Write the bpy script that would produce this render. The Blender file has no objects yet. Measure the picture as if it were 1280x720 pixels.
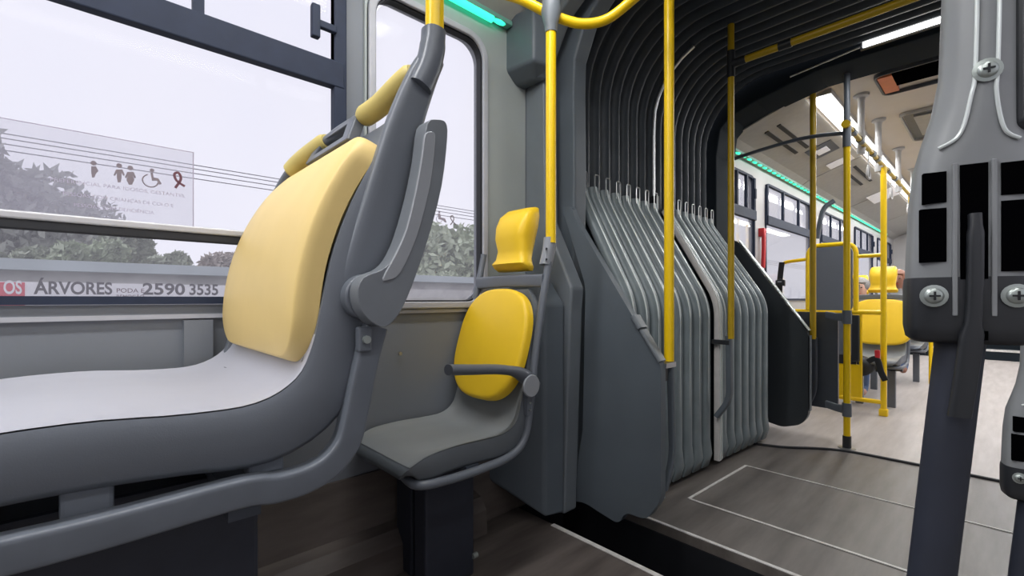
import bpy, bmesh, math, random
from mathutils import Vector, Matrix
random.seed(7)
C = bpy.context.scene
COL = C.collection
PI = math.pi

# ------------------------------------------------------------------ camera
F_PX = 571.0                      # focal length in pixels of a 1280 px wide frame
YAW = math.radians(47.1)          # camera turned left of the bus axis (+Y)
cs, sn = math.cos(YAW), math.sin(YAW)
HOR = 374.0
cd = bpy.data.cameras.new('camera')
cam = bpy.data.objects.new('camera', cd); COL.objects.link(cam)
cam.location = (0, 0, 1.0)
cam.rotation_euler = (PI/2, 0, YAW)
cd.sensor_width = 36.0
cd.lens = 36.0*F_PX/1280.0
cd.shift_y = (HOR-360.0)/1280.0
cd.clip_start = 0.02; cd.clip_end = 500
C.camera = cam

# ------------------------------------------------------------------ view + world
C.view_settings.view_transform = 'Standard'
C.view_settings.look = 'None'
C.view_settings.gamma = 1.0
C.view_settings.use_curve_mapping = False
C.view_settings.exposure = 0.0
w = bpy.data.worlds.new('overcast_sky'); C.world = w; w.use_nodes = True
nt = w.node_tree; bg = nt.nodes['Background']
SKY_STRENGTH = 1.24
tc = nt.nodes.new('ShaderNodeTexCoord'); nz = nt.nodes.new('ShaderNodeTexNoise'); rp = nt.nodes.new('ShaderNodeValToRGB')
nz.inputs['Scale'].default_value = 1.6; nz.inputs['Detail'].default_value = 3
rp.color_ramp.elements[0].position = .3; rp.color_ramp.elements[0].color = (.76, .76, .88, 1)
rp.color_ramp.elements[1].position = .7; rp.color_ramp.elements[1].color = (.84, .825, .90, 1)
nt.links.new(tc.outputs['Generated'], nz.inputs['Vector']); nt.links.new(nz.outputs['Fac'], rp.inputs['Fac'])
nt.links.new(rp.outputs['Color'], bg.inputs['Color']); bg.inputs['Strength'].default_value = SKY_STRENGTH

def area(name, loc, sx, sy, power, color=(1, 1, 1), rot=(0, 0, 0)):
    l = bpy.data.lights.new(name, 'AREA'); l.shape = 'RECTANGLE'; l.size = sx; l.size_y = sy
    l.energy = power; l.color = color
    o = bpy.data.objects.new(name, l); COL.objects.link(o); o.location = loc; o.rotation_euler = rot
    return o
# light of the front ceiling luminaires, plus added fill from unseen rear ones
for nm, x, y, ln, p in (('rear_left_fill', -.92, -.9, 4.2, 46), ('rear_right_fill', .22, -.9, 4.2, 14),
                        ('front_left', -.92, 8.0, 7.6, 60), ('front_right', .22, 8.0, 7.6, 75)):
    area('ceiling_lamp_light_'+nm, (x, y, 2.46), .12, ln, p, (.98, .985, 1))
area('portal_lamp_light', (-.18, 3.50, 2.50), .8, .04, 6, (.95, .98, 1))

# ------------------------------------------------------------------ materials
def mat(name, col, rough=.5, metal=0, spec=.5, var=0, scale=20, bump=0, bscale=200, stretch=None, coat=0, emit=0, sheen=0):
    m = bpy.data.materials.new(name); m.use_nodes = True
    n = m.node_tree; b = n.nodes['Principled BSDF']
    b.inputs['Base Color'].default_value = (*col, 1); b.inputs['Roughness'].default_value = rough
    b.inputs['Metallic'].default_value = metal; b.inputs['Specular IOR Level'].default_value = spec
    b.inputs['Coat Weight'].default_value = coat
    if emit:
        b.inputs['Emission Color'].default_value = (*col, 1); b.inputs['Emission Strength'].default_value = emit
    t = n.nodes.new('ShaderNodeTexCoord')
    src = t.outputs['Object']
    if stretch:
        mp = n.nodes.new('ShaderNodeMapping'); mp.inputs['Scale'].default_value = stretch
        n.links.new(src, mp.inputs['Vector']); src = mp.outputs['Vector']
    if not emit:
        var = var or .05
        z = n.nodes.new('ShaderNodeTexNoise'); z.inputs['Scale'].default_value = scale; z.inputs['Detail'].default_value = 4
        r = n.nodes.new('ShaderNodeValToRGB')
        r.color_ramp.elements[0].position = .3; r.color_ramp.elements[1].position = .7
        r.color_ramp.elements[0].color = (*[c*(1-var) for c in col], 1)
        r.color_ramp.elements[1].color = (*[min(1, c*(1+var)) for c in col], 1)
        n.links.new(src, z.inputs['Vector']); n.links.new(z.outputs['Fac'], r.inputs['Fac'])
        n.links.new(r.outputs['Color'], b.inputs['Base Color'])
    if bump:
        z2 = n.nodes.new('ShaderNodeTexNoise'); z2.inputs['Scale'].default_value = bscale; z2.inputs['Detail'].default_value = 2
        bp = n.nodes.new('ShaderNodeBump'); bp.inputs['Strength'].default_value = bump; bp.inputs['Distance'].default_value = .002
        n.links.new(src, z2.inputs['Vector']); n.links.new(z2.outputs['Fac'], bp.inputs['Height']); n.links.new(bp.outputs['Normal'], b.inputs['Normal'])
    return m

def glass_mat(name, veil=.2, col=(.9, .9, .96), gloss=.5):
    m = bpy.data.materials.new(name); m.use_nodes = True
    n = m.node_tree; n.nodes.clear()
    o = n.nodes.new('ShaderNodeOutputMaterial')
    t = n.nodes.new('ShaderNodeBsdfTransparent')
    d = n.nodes.new('ShaderNodeBsdfTranslucent'); d.inputs['Color'].default_value = (*col, 1)
    g = n.nodes.new('ShaderNodeBsdfGlossy'); g.inputs['Roughness'].default_value = .02
    z = n.nodes.new('ShaderNodeTexNoise'); z.inputs['Scale'].default_value = 2.5
    mr = n.nodes.new('ShaderNodeMapRange'); mr.inputs['To Min'].default_value = veil*.75; mr.inputs['To Max'].default_value = veil*1.25
    n.links.new(z.outputs['Fac'], mr.inputs['Value'])
    m1 = n.nodes.new('ShaderNodeMixShader'); n.links.new(mr.outputs['Result'], m1.inputs['Fac'])
    n.links.new(t.outputs[0], m1.inputs[1]); n.links.new(d.outputs[0], m1.inputs[2])
    lw = n.nodes.new('ShaderNodeLayerWeight'); lw.inputs['Blend'].default_value = .12
    mm = n.nodes.new('ShaderNodeMath'); mm.operation = 'MULTIPLY'; mm.inputs[1].default_value = gloss
    n.links.new(lw.outputs['Fresnel'], mm.inputs[0])
    m2 = n.nodes.new('ShaderNodeMixShader'); n.links.new(mm.outputs[0], m2.inputs['Fac'])
    n.links.new(m1.outputs[0], m2.inputs[1]); n.links.new(g.outputs[0], m2.inputs[2]); n.links.new(m2.outputs[0], o.inputs['Surface'])
    return m

M = {}
M['shell'] = mat('grey_seat_plastic', (.135, .150, .175), .36, spec=.5, bump=.1, bscale=500, var=.03, scale=6)
M['shell_dark'] = mat('slate_seat_plastic', (.12, .135, .15), .45, bump=.2, bscale=500, var=.05, scale=8)
M['arm'] = mat('grey_armrest_plastic', (.30, .315, .34), .35, var=.04, scale=8)
M['arm_rim'] = mat('slate_armrest_plastic', (.17, .185, .205), .36)
M['arm_dark'] = mat('dark_armrest_plastic', (.11, .12, .14), .4)
M['yellow'] = mat('yellow_vinyl', (.93, .60, .022), .42, spec=.45, bump=.08, bscale=700, var=.02, scale=8)
M['yellow_pale'] = mat('pale_yellow_vinyl', (.80, .59, .23), .45, spec=.4, bump=.05, bscale=500, var=.05, scale=4)  # paler yellow than the other seat pads
M['grip'] = mat('faded_yellow_grip', (.62, .50, .16), .5)
M['pole'] = mat('yellow_pole_paint', (.93, .61, .004), .32, spec=.5, var=.02)
M['pole_old'] = mat('ochre_pole_paint', (.55, .36, .010), .3, var=.05)
M['steel'] = mat('brushed_steel', (.52, .53, .54), .3, metal=.9, var=.06, scale=30)
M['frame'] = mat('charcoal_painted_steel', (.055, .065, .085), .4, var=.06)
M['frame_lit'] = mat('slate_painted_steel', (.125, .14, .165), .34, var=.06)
M['pedestal'] = mat('navy_black_steel', (.022, .026, .040), .5, var=.1)
M['seat_top'] = mat('lit_grey_seat_surface', (.44, .445, .50), .36, var=.03, scale=5, bump=.1, bscale=400)  # window light on the seat top put into a lighter grey
M['seat_mid'] = mat('lit_mid_grey_seat_surface', (.27, .285, .29), .30, var=.03, scale=5, bump=.1, bscale=400)  # sheen on the small seats painted as a lighter grey copy
M['hoop'] = mat('off_white_hoop_profile', (.62, .60, .58), .4, var=.05)
M['wall'] = mat('grey_wall_laminate', (.175, .19, .215), .55, var=.04, scale=3, bump=.05)
M['pillar'] = mat('sage_grey_pillar_panel', (.34, .37, .365), .5, var=.05, scale=3)
M['wfar'] = mat('pale_grey_wall_panel', (.46, .45, .45), .5, var=.05, scale=3)
M['rubber'] = mat('black_rubber', (.012, .013, .017), .6)
M['alu_dark'] = mat('dark_anodised_aluminium', (.024, .032, .058), .6, spec=.25, var=.08)
M['alu'] = mat('light_aluminium', (.50, .50, .52), .38, metal=.3)
M['portal'] = mat('slate_portal_fibreglass', (.105, .125, .145), .48, var=.07, scale=4, bump=.08)
M['portal_mid'] = mat('mid_slate_portal_fibreglass', (.16, .18, .20), .45, var=.07, scale=4)
M['portal_dark'] = mat('dark_portal_fibreglass', (.016, .022, .028), .8, spec=.12, var=.07, scale=4)
M['portal_panel'] = mat('charcoal_panel_fibreglass', (.040, .048, .056), .45, var=.07, scale=4)
M['bellow_up'] = mat('dark_bellows_fabric', (.040, .050, .062), .55, var=.12, scale=12)
M['bellow_low'] = mat('grey_bellows_fabric', (.21, .25, .265), .34, var=.12, scale=9)
M['bead'] = mat('pale_fold_edge_bead', (.72, .77, .76), .25, metal=.2)
M['ceil'] = mat('cream_ceiling_panel', (.60, .54, .48), .5, var=.04, scale=3)
M['cove'] = mat('grey_cove_panel', (.36, .345, .32), .5, var=.05)
M['ceil_near'] = mat('off_white_ceiling_panel', (.55, .54, .52), .5)
M['led'] = mat('white_led', (1, .99, .97), emit=7)
M['green'] = mat('green_led', (.04, .95, .50), emit=1.6)
M['green_off'] = mat('green_tinted_diffuser', (.18, .42, .34), .3)
M['black'] = mat('matt_black_plastic', (.006, .007, .009), .6)
M['void'] = mat('pure_black', (.0015, .0015, .002), 1.0, spec=0)
M['ring'] = mat('lavender_grey_trim_plastic', (.40, .405, .44), .5)
M['black_soft'] = mat('soft_black_plastic', (.022, .024, .028), .35)
M['screw'] = mat('zinc_screw', (.42, .46, .44), .35, metal=.7)
M['red'] = mat('red_plastic', (.55, .02, .03), .4)
M['orange'] = mat('orange_glow_tone', (.75, .22, .10), .5)
M['white_line'] = mat('worn_white_line', (.66, .64, .61), .5, var=.15, scale=40)
M['glass'] = glass_mat('veiled_window_glass', .13)  # white veil in the panes stands in for haze and reflections
M['glass2'] = glass_mat('veiled_narrow_window_glass', .13)
M['decal'] = glass_mat('translucent_sticker_film', .22, (.9, .88, .97), .1)
M['ink'] = mat('faded_purple_grey_ink', (.20, .17, .20), .6)
M['ink_faint'] = mat('faint_grey_ink', (.36, .33, .42), .6)
M['ink_red'] = mat('dark_red_ink', (.13, .05, .07), .6)
M['skin'] = mat('skin', (.62, .36, .27), .5)
M['skin_dark'] = mat('brown_skin', (.26, .12, .08), .5)
M['hair_grey'] = mat('grey_hair', (.30, .29, .28), .7, var=.3, scale=80)
M['hair_dark'] = mat('dark_hair', (.03, .02, .02), .7)
M['cloth'] = mat('grey_shirt_cloth', (.30, .31, .33), .8)
M['denim'] = mat('blue_denim', (.10, .16, .30), .8)
M['bark'] = mat('bark', (.20, .17, .14), .8, var=.2)
M['leaf'] = mat('grey_green_leaves', (.44, .46, .42), .7, var=.3, scale=3)  # leaf colours paled to carry the bloom of the bright outdoors
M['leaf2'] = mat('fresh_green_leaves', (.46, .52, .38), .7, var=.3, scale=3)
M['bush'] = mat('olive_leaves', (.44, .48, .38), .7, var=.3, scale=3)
M['hedge'] = mat('pale_pinkish_undergrowth', (.62, .56, .52), .8, var=.3, scale=1.5)
M['wallout'] = mat('blue_grey_painted_wall', (.48, .54, .57), .7, var=.12, scale=1)
M['wallout2'] = mat('weathered_concrete', (.55, .54, .53), .8, var=.2, scale=2)
M['sign_white'] = mat('white_sign_paint', (.90, .89, .93), .6)
M['sign_red'] = mat('red_sign_paint', (.72, .10, .14), .6)
M['sign_ink'] = mat('dark_sign_lettering', (.07, .06, .07), .6)
M['cable'] = mat('overhead_cable', (.14, .14, .16), .6)
M['ground'] = mat('roadside_ground', (.25, .25, .22), .9, var=.2, scale=.5)

def floor_mat(name, ca, cb, plank=.18):
    m = bpy.data.materials.new(name); m.use_nodes = True
    n = m.node_tree; b = n.nodes['Principled BSDF']
    t = n.nodes.new('ShaderNodeTexCoord'); mp = n.nodes.new('ShaderNodeMapping'); mp.inputs['Scale'].default_value = (7, .9, 4)
    z = n.nodes.new('ShaderNodeTexNoise'); z.inputs['Scale'].default_value = 2.2; z.inputs['Detail'].default_value = 7; z.inputs['Roughness'].default_value = .6
    r = n.nodes.new('ShaderNodeValToRGB'); r.color_ramp.elements[0].position = .32; r.color_ramp.elements[1].position = .68
    r.color_ramp.elements[0].color = (*ca, 1); r.color_ramp.elements[1].color = (*cb, 1)
    n.links.new(t.outputs['Object'], mp.inputs['Vector']); n.links.new(mp.outputs['Vector'], z.inputs['Vector'])
    n.links.new(z.outputs['Fac'], r.inputs['Fac']); n.links.new(r.outputs['Color'], b.inputs['Base Color'])
    z2 = n.nodes.new('ShaderNodeTexNoise'); z2.inputs['Scale'].default_value = 400
    bp = n.nodes.new('ShaderNodeBump'); bp.inputs['Strength'].default_value = .25; bp.inputs['Distance'].default_value = .001
    n.links.new(t.outputs['Object'], z2.inputs['Vector']); n.links.new(z2.outputs['Fac'], bp.inputs['Height']); n.links.new(bp.outputs['Normal'], b.inputs['Normal'])
    b.inputs['Roughness'].default_value = .42; b.inputs['Specular IOR Level'].default_value = .45
    return m
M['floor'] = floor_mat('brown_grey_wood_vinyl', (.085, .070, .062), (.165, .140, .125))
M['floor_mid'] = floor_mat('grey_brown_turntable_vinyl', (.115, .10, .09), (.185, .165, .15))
M['floor_far'] = floor_mat('grey_brown_vinyl_with_glare', (.40, .36, .335), (.52, .475, .45))  # light reflected off the far floor painted as paler vinyl

# ------------------------------------------------------------------ helpers
def at(px, py, X=None, Y=None, Z=None):
    """point seen at a pixel of the 1280x720 photo on the plane X=, Y= or Z="""
    r = (px-640.0)/F_PX; u = (HOR-py)/F_PX
    dx = r*cs-sn; dy = r*sn+cs
    if X is not None: D = X/dx
    elif Y is not None: D = Y/dy
    else: D = (Z-1.0)/u
    return Vector((D*dx, D*dy, 1.0+D*u))

def catmull(pts, n=8, closed=False):
    pts = [Vector(p) for p in pts]; out = []
    L = len(pts); rng = L if closed else L-1
    for i in range(rng):
        if closed: p0, p1, p2, p3 = pts[(i-1) % L], pts[i], pts[(i+1) % L], pts[(i+2) % L]
        else: p0, p1, p2, p3 = pts[max(i-1, 0)], pts[i], pts[i+1], pts[min(i+2, L-1)]
        for k in range(n):
            t = k/n
            out.append(.5*((2*p1)+(-p0+p2)*t+(2*p0-5*p1+4*p2-p3)*t*t+(-p0+3*p1-3*p2+p3)*t**3))
    if not closed: out.append(pts[-1])
    return out

def fillet(pts, r, n=6):
    """round the corners of an open polyline"""
    pts = [Vector(p) for p in pts]; out = [pts[0]]
    for i in range(1, len(pts)-1):
        a, b, c = pts[i-1], pts[i], pts[i+1]
        d1 = (a-b); d2 = (c-b); rr = min(r, d1.length*.49, d2.length*.49)
        p = b+d1.normalized()*rr; q = b+d2.normalized()*rr
        for k in range(n+1):
            t = k/n; out.append((1-t)**2*p+2*t*(1-t)*b+t*t*q)
    out.append(pts[-1]); return out

class MB:
    def __init__(s): s.v = []; s.f = []
    def add(s, v, f):
        o = len(s.v); s.v += [Vector(p) for p in v]; s.f += [tuple(i+o for i in q) for q in f]; return s
    def box(s, c, size, rot=None, M4=None):
        x, y, z = [d/2 for d in size]; c = Vector(c)
        v = [Vector((a*x, b*y, d*z)) for d in (-1, 1) for b in (-1, 1) for a in (-1, 1)]
        if rot is not None: v = [rot @ p for p in v]
        v = [p+c for p in v]
        return s.add(v, [(0, 2, 3, 1), (4, 5, 7, 6), (0, 1, 5, 4), (2, 6, 7, 3), (0, 4, 6, 2), (1, 3, 7, 5)])
    def b2(s, a, b): return s.box([(a[i]+b[i])/2 for i in range(3)], [abs(b[i]-a[i]) for i in range(3)])
    def loft(s, secs, caps=True, closed=False):
        n = len(secs[0]); v = [p for q in secs for p in q]; f = []
        R = len(secs)
        for i in range(R if closed else R-1):
            j = (i+1) % R
            for k in range(n):
                l = (k+1) % n; f.append((i*n+k, i*n+l, j*n+l, j*n+k))
        if caps and not closed: f.append(tuple(range(n-1, -1, -1))); f.append(tuple((R-1)*n+k for k in range(n)))
        return s.add(v, f)
    def sheet(s, secs):
        n = len(secs[0]); v = [p for q in secs for p in q]
        return s.add(v, [(i*n+k, i*n+k+1, (i+1)*n+k+1, (i+1)*n+k) for i in range(len(secs)-1) for k in range(n-1)])
    def tube(s, pts, r, n=16, closed=False, caps=True):
        pts = [Vector(p) for p in pts]; L = len(pts)
        rs = r if isinstance(r, (list, tuple)) else [r]*L
        secs = []; up = None
        for i, p in enumerate(pts):
            if closed: t = pts[(i+1) % L]-pts[(i-1) % L]
            else: t = pts[min(i+1, L-1)]-pts[max(i-1, 0)]
            t.normalize()
            if up is None:
                up = Vector((0, 0, 1)) if abs(t.z) < .9 else Vector((0, 1, 0))
            up = (up-t*up.dot(t)).normalized(); b = t.cross(up)
            secs.append([p+(up*math.cos(a)+b*math.sin(a))*rs[i] for a in [2*PI*k/n for k in range(n)]])
        return s.loft(secs, caps, closed)
    def bar(s, pts, side, wd, ht, e=.22, n=20):
        """sweep a rounded rectangle: wd along 'side', ht along the in-plane normal"""
        pts = [Vector(p) for p in pts]; L = len(pts); side = Vector(side).normalized(); secs = []
        for i, p in enumerate(pts):
            t = (pts[min(i+1, L-1)]-pts[max(i-1, 0)]).normalized(); nn = t.cross(side).normalized()
            W = wd[i] if isinstance(wd, (list, tuple)) else wd; H = ht[i] if isinstance(ht, (list, tuple)) else ht
            q = []
            for k in range(n):
                a = 2*PI*(k+.5)/n; c_, s_ = math.cos(a), math.sin(a)
                q.append(p+side*(W/2*math.copysign(abs(c_)**(2*e), c_))+nn*(H/2*math.copysign(abs(s_)**(2*e), s_)))
            secs.append(q)
        return s.loft(secs)
    def disc(s, c, axis, r, h, n=24, r2=None):
        c = Vector(c); a = Vector(axis).normalized()
        return s.tube([c-a*h/2, c+a*h/2], [r, r2 if r2 is not None else r], n)
    def lathe(s, c, prof, axis=(0, 0, 1), n=24):
        c = Vector(c); a = Vector(axis).normalized(); u = a.orthogonal().normalized(); b = a.cross(u)
        return s.loft([[c+a*h+(u*math.cos(t)+b*math.sin(t))*r for t in [2*PI*k/n for k in range(n)]] for r, h in prof])
    def ball(s, c, rx, ry=None, rz=None, n=16, m=10):
        ry = ry or rx; rz = rz or rx; c = Vector(c)
        return s.loft([[c+Vector((rx*math.sin(p)*math.cos(t), ry*math.sin(p)*math.sin(t), -rz*math.cos(p))) for t in [2*PI*k/n for k in range(n)]]
                       for p in [PI*(j+.03)/(m+.06) for j in range(m+1)]])
    def plate(s, outer, holes, fn, th):
        """flat plate from 2D loops; fn maps (a,b) -> 3D, th is the thickness vector"""
        bm = bmesh.new(); es = []
        for lp in [outer]+list(holes):
            vs = [bm.verts.new(fn(*p)) for p in lp]
            for i in range(len(vs)): es.append(bm.edges.new((vs[i], vs[(i+1) % len(vs)])))
        bmesh.ops.triangle_fill(bm, edges=es, use_beauty=True, use_dissolve=False)
        g = bmesh.ops.extrude_face_region(bm, geom=bm.faces[:])
        bmesh.ops.translate(bm, vec=Vector(th), verts=[e for e in g['geom'] if isinstance(e, bmesh.types.BMVert)])
        bmesh.ops.recalc_face_normals(bm, faces=bm.faces[:])
        bm.verts.index_update()
        s.add([v.co.copy() for v in bm.verts], [tuple(v.index for v in f.verts) for f in bm.faces]); bm.free(); return s
    def cushion(s, O, U, V, N, outline, th, bulge=.3, rings=7, edge=.25, fn=None):
        """padded slab: outline (a,b) around (0,0), thickness th along N with a soft rounded rim"""
        O, U, V, N = map(Vector, (O, U, V, N)); secs = []
        K = [(1.0, 0)]+[(1.0, th*.45)]
        for j in range(1, 6):
            a = PI/2*j/5; K.append((1-edge*.35*(1-math.cos(a)), th*(.45+.40*math.sin(a))))
        K += [(.78, th*.90), (.55, th*.96), (.3, th*.99), (.05, th)]
        for (k, h) in K:
            secs.append([O+U*(a*k)+V*(b*k)+N*(h+(fn(a*k, b*k) if fn else 0)) for a, b in outline])
        return s.loft(secs)
    def build(s, name, m, parent=None, smooth=True, bevel=0, seg=2, angle=40, sub=0):
        me = bpy.data.meshes.new(name)
        org = Vector((0, 0, 0))
        me.from_pydata([tuple(p) for p in s.v], [], s.f)
        bm = bmesh.new(); bm.from_mesh(me); bmesh.ops.recalc_face_normals(bm, faces=bm.faces[:]); bm.to_mesh(me); bm.free()
        me.materials.append(m)
        o = bpy.data.objects.new(name, me); COL.objects.link(o)
        if smooth:
            for p in me.polygons: p.use_smooth = True
        if parent is not None:
            o.parent = parent
            base = world_of(parent); o.matrix_parent_inverse = Matrix.Identity(4)
            inv = base.inverted()
            me.transform(inv)
        if bevel:
            b = o.modifiers.new('bevel', 'BEVEL'); b.width = bevel; b.segments = seg; b.limit_method = 'ANGLE'; b.angle_limit = math.radians(30)
        if sub:
            b = o.modifiers.new('sub', 'SUBSURF'); b.levels = sub; b.render_levels = sub
        if smooth:
            mark_sharp(me, angle)
            if bevel:
                w_ = o.modifiers.new('wn', 'WEIGHTED_NORMAL'); w_.keep_sharp = True
        return o

def mark_sharp(me, ang):
    bm = bmesh.new(); bm.from_mesh(me)
    for e in bm.edges:
        if len(e.link_faces) == 2 and e.calc_face_angle(0) > math.radians(ang): e.smooth = False
    bm.to_mesh(me); bm.free()

def world_of(o):
    m = o.matrix_basis.copy()
    return world_of(o.parent) @ m if o.parent else m

def tag(o, label=None, cat=None, group=None, kind=None):
    if label: o['label'] = label
    if cat: o['category'] = cat
    if group: o['group'] = group
    if kind: o['kind'] = kind
    return o
def empty(name, loc, label, cat, group=None):
    o = bpy.data.objects.new(name, None); COL.objects.link(o); o.location = loc; o.empty_display_size = .1
    return tag(o, label, cat, group)
def struct(o): o['kind'] = 'structure'; return o
def copy_tree(o, parent=None):
    c = o.copy(); COL.objects.link(c)
    if parent is not None: c.parent = parent
    for ch in [x for x in o.children]: copy_tree(ch, c)
    return c
def rrect(w_, h_, r, n=6, cx=0, cy=0):
    out = []
    for (sx, sy, a0) in ((1, 1, 0), (-1, 1, 90), (-1, -1, 180), (1, -1, 270)):
        for k in range(n+1):
            a = math.radians(a0+90*k/n); out.append((cx+sx*(w_/2-r)+r*math.cos(a), cy+sy*(h_/2-r)+r*math.sin(a)))
    return out
def superell(w_, h_, e, n=48, taper=0):
    out = []
    for k in range(n):
        a = 2*PI*k/n; c_, s_ = math.cos(a), math.sin(a)
        y = h_/2*math.copysign(abs(s_)**(2/e), s_)
        x = w_/2*math.copysign(abs(c_)**(2/e), c_)*(1+taper*y/h_)
        out.append((x, y))
    return out
def text_mesh(s, size, fn, m, name, parent, width=None, align='LEFT', ext=.002, bold=0):
    cu = bpy.data.curves.new(name, 'FONT'); cu.body = s; cu.size = size; cu.align_x = align; cu.offset = bold
    o = bpy.data.objects.new(name, cu); COL.objects.link(o)
    bpy.context.view_layer.update()
    me = bpy.data.meshes.new_from_object(o.evaluated_get(bpy.context.evaluated_depsgraph_get()))
    bpy.data.objects.remove(o)
    xs = [v.co.x for v in me.vertices]; k = 1
    if width: k = width/(max(xs)-min(xs))
    mb = MB(); mb.add([fn((v.co.x)*k, v.co.y) for v in me.vertices], [tuple(p.vertices) for p in me.polygons])
    return mb.build(name, m, parent, smooth=False)

# ================================================================== STRUCTURE
XL, XR, XC = -1.60, 0.90, -.35
Y0, Y1 = -4.0, 12.6
REAR_END, FRONT_START = 1.57, 3.875
ZS, ZT, ZB0, ZB1 = .985, 2.15, 1.735, 1.825    # sill, head, fanlight bar

def wall_mb(x, ya, yb, wins, thick, z0=-.05, z1=2.36):
    mb = MB(); f = (lambda a, b: Vector((x, a, b))); wins = sorted(wins)
    cuts = [ya]+[(wins[i][1]+wins[i+1][0])/2 for i in range(len(wins)-1)]+[yb]
    if not wins: cuts = [ya, yb]
    for i in range(len(cuts)-1):
        a, b = cuts[i], cuts[i+1]
        hs = []
        if wins:
            u, v = wins[i]; hs = [rrect(v-u, ZT-ZS, .09, 8, (u+v)/2, (ZT+ZS)/2)]
        mb.plate([(a, z0), (b, z0), (b, z1), (a, z1)], hs, f, (thick, 0, 0))
    return mb

win_left_rear = [(-3.75, -2.35), (-2.1, -.98), (-.75, .675), (.775, 1.295)]
win_left_front = [(3.95, 4.60), (4.88, 6.45), (6.85, 8.40), (8.8, 10.3), (10.7, 12.2)]
wins_right_rear = [(-3.75, -2.3), (-2.0, -.45), (-.15, 1.25)]
wins_right_front = [(4.2, 5.6), (5.95, 7.4), (7.75, 9.2), (9.6, 11.0)]
struct(wall_mb(XL, Y0, REAR_END, win_left_rear, -.05).build('wall_left', M['wall'], smooth=False))
struct(wall_mb(XL, FRONT_START, Y1, win_left_front, -.05).build('wall_left_front', M['wfar'], smooth=False))
struct(wall_mb(XR, Y0, REAR_END, wins_right_rear, .05).build('wall_right', M['wfar'], smooth=False))
struct(wall_mb(XR, FRONT_START, Y1, wins_right_front, .05).build('wall_right_front', M['wfar'], smooth=False))
struct(MB().b2((XL, Y0-.05, -.05), (XR, Y0, 2.6)).build('wall_back', M['wall'], smooth=False))
struct(MB().b2((XL, Y1, -.05), (XR, Y1+.05, 2.6)).build('wall_front', M['wfar'], smooth=False))

# pillar panel around the rear windows: lighter sage laminate above the sill
mbp = MB()
for (a, b, hs) in ((.742, REAR_END-.005, [rrect(.52+.05, ZT-ZS+.05, .11, 8, 1.035, (ZT+ZS)/2)]),):
    mbp.plate([(a, ZS-.035), (b, ZS-.035), (b, 2.30), (a, 2.30)], hs, lambda a, b: Vector((XL, a, b)), (.012, 0, 0))
struct(mbp.build('trim_1', M['pillar'], smooth=False))
struct(MB().b2((XL, Y0, .945), (XL+.014, REAR_END, .957)).build('trim_16', M['ring'], smooth=False))
struct(MB().b2((XL, .20, .16), (XL+.022, .27, .94)).build('trim_17', M['wall'], smooth=False))
# lower wall ledge clad in floor vinyl, and the cove beside the floor
struct(MB().b2((XL, Y0, 0), (XL+.012, REAR_END, .36)).build('baseboard_left', M['floor'], smooth=False))
sec = [(XL, 0), (XL+.10, 0), (XL+.095, .10), (XL+.06, .145), (XL, .16)]
struct(MB().loft([[Vector((x, y, z)) for x, z in sec] for y in (Y0, 1.25)]).build('baseboard_left_ledge', M['floor'], smooth=False))

# ---- windows
def window(idx, x, ya, yb, inward, far=False, mull=(), bar=True, lit=False):
    cy, cz, W_, H_ = (ya+yb)/2, (ZT+ZS)/2, yb-ya, ZT-ZS
    f = lambda a, b: Vector((x-.018*inward, a, b))
    fr = MB().plate(rrect(W_-.002, H_-.002, .089, 8, cy, cz), [rrect(W_-(.022 if lit else .045), H_-(.022 if lit else .045), .078, 8, cy, cz)], f, (.030*inward, 0, 0)) \
        .build('window_%d' % idx, M['alu_dark'] if not lit else M['rubber'], smooth=False)
    struct(fr)
    MB().plate(rrect(W_-.04, H_-.04, .07, 8, cy, cz), [], lambda a, b: Vector((x-.012*inward, a, b)), (.005*inward, 0, 0)).build('glass_pane', M['glass2'] if lit else M['glass'], fr, smooth=False)
    if lit:   # pale rounded trim ring
        MB().plate(rrect(W_+.045, H_+.045, .105, 8, cy, cz), [rrect(W_-.01, H_-.01, .085, 8, cy, cz)], lambda a, b: Vector((x+.012, a, b)), (.016, 0, 0)).build('trim_ring', M['ring'], fr, smooth=False, bevel=.005)
    if bar:
        MB().b2((x-.005*inward, ya+.015, ZB0), (x+.03*inward, yb-.015, ZB1)).build('transom', M['alu_dark'], fr, smooth=False, bevel=.004)
        MB().b2((x-.005*inward, ya+.012, ZB1), (x+.022*inward, ya+.05, ZT-.02)).build('side_bar', M['alu_dark'], fr, smooth=False)
        MB().b2((x-.005*inward, yb-.05, ZB1), (x+.022*inward, yb-.012, ZT-.02)).build('side_bar', M['alu_dark'], fr, smooth=False)
    for m_ in mull:
        MB().b2((x-.005*inward, m_-.014, ZB1), (x+.02*inward, m_+.014, ZT-.02)).build('mullion', M['alu_dark'], fr, smooth=False)
    return fr
k = 1
for (a, b) in win_left_rear[:2]:
    window(k, XL, a, b, 1, mull=((a+b)/2,)); k += 1
w1 = window(k, XL, *win_left_rear[2], 1, mull=(.235,)); k += 1
# fanlight latch of the big window
L = MB(); p = at(405, 34, X=XL+.03)
L.b2((XL+.02, .56, 1.915), (XL+.04, .63, 1.94)); L.b2((XL+.02, .545, 1.875), (XL+.045, .572, 1.985))
L.build('latch', M['alu_dark'], w1, smooth=False, bevel=.004)
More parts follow.
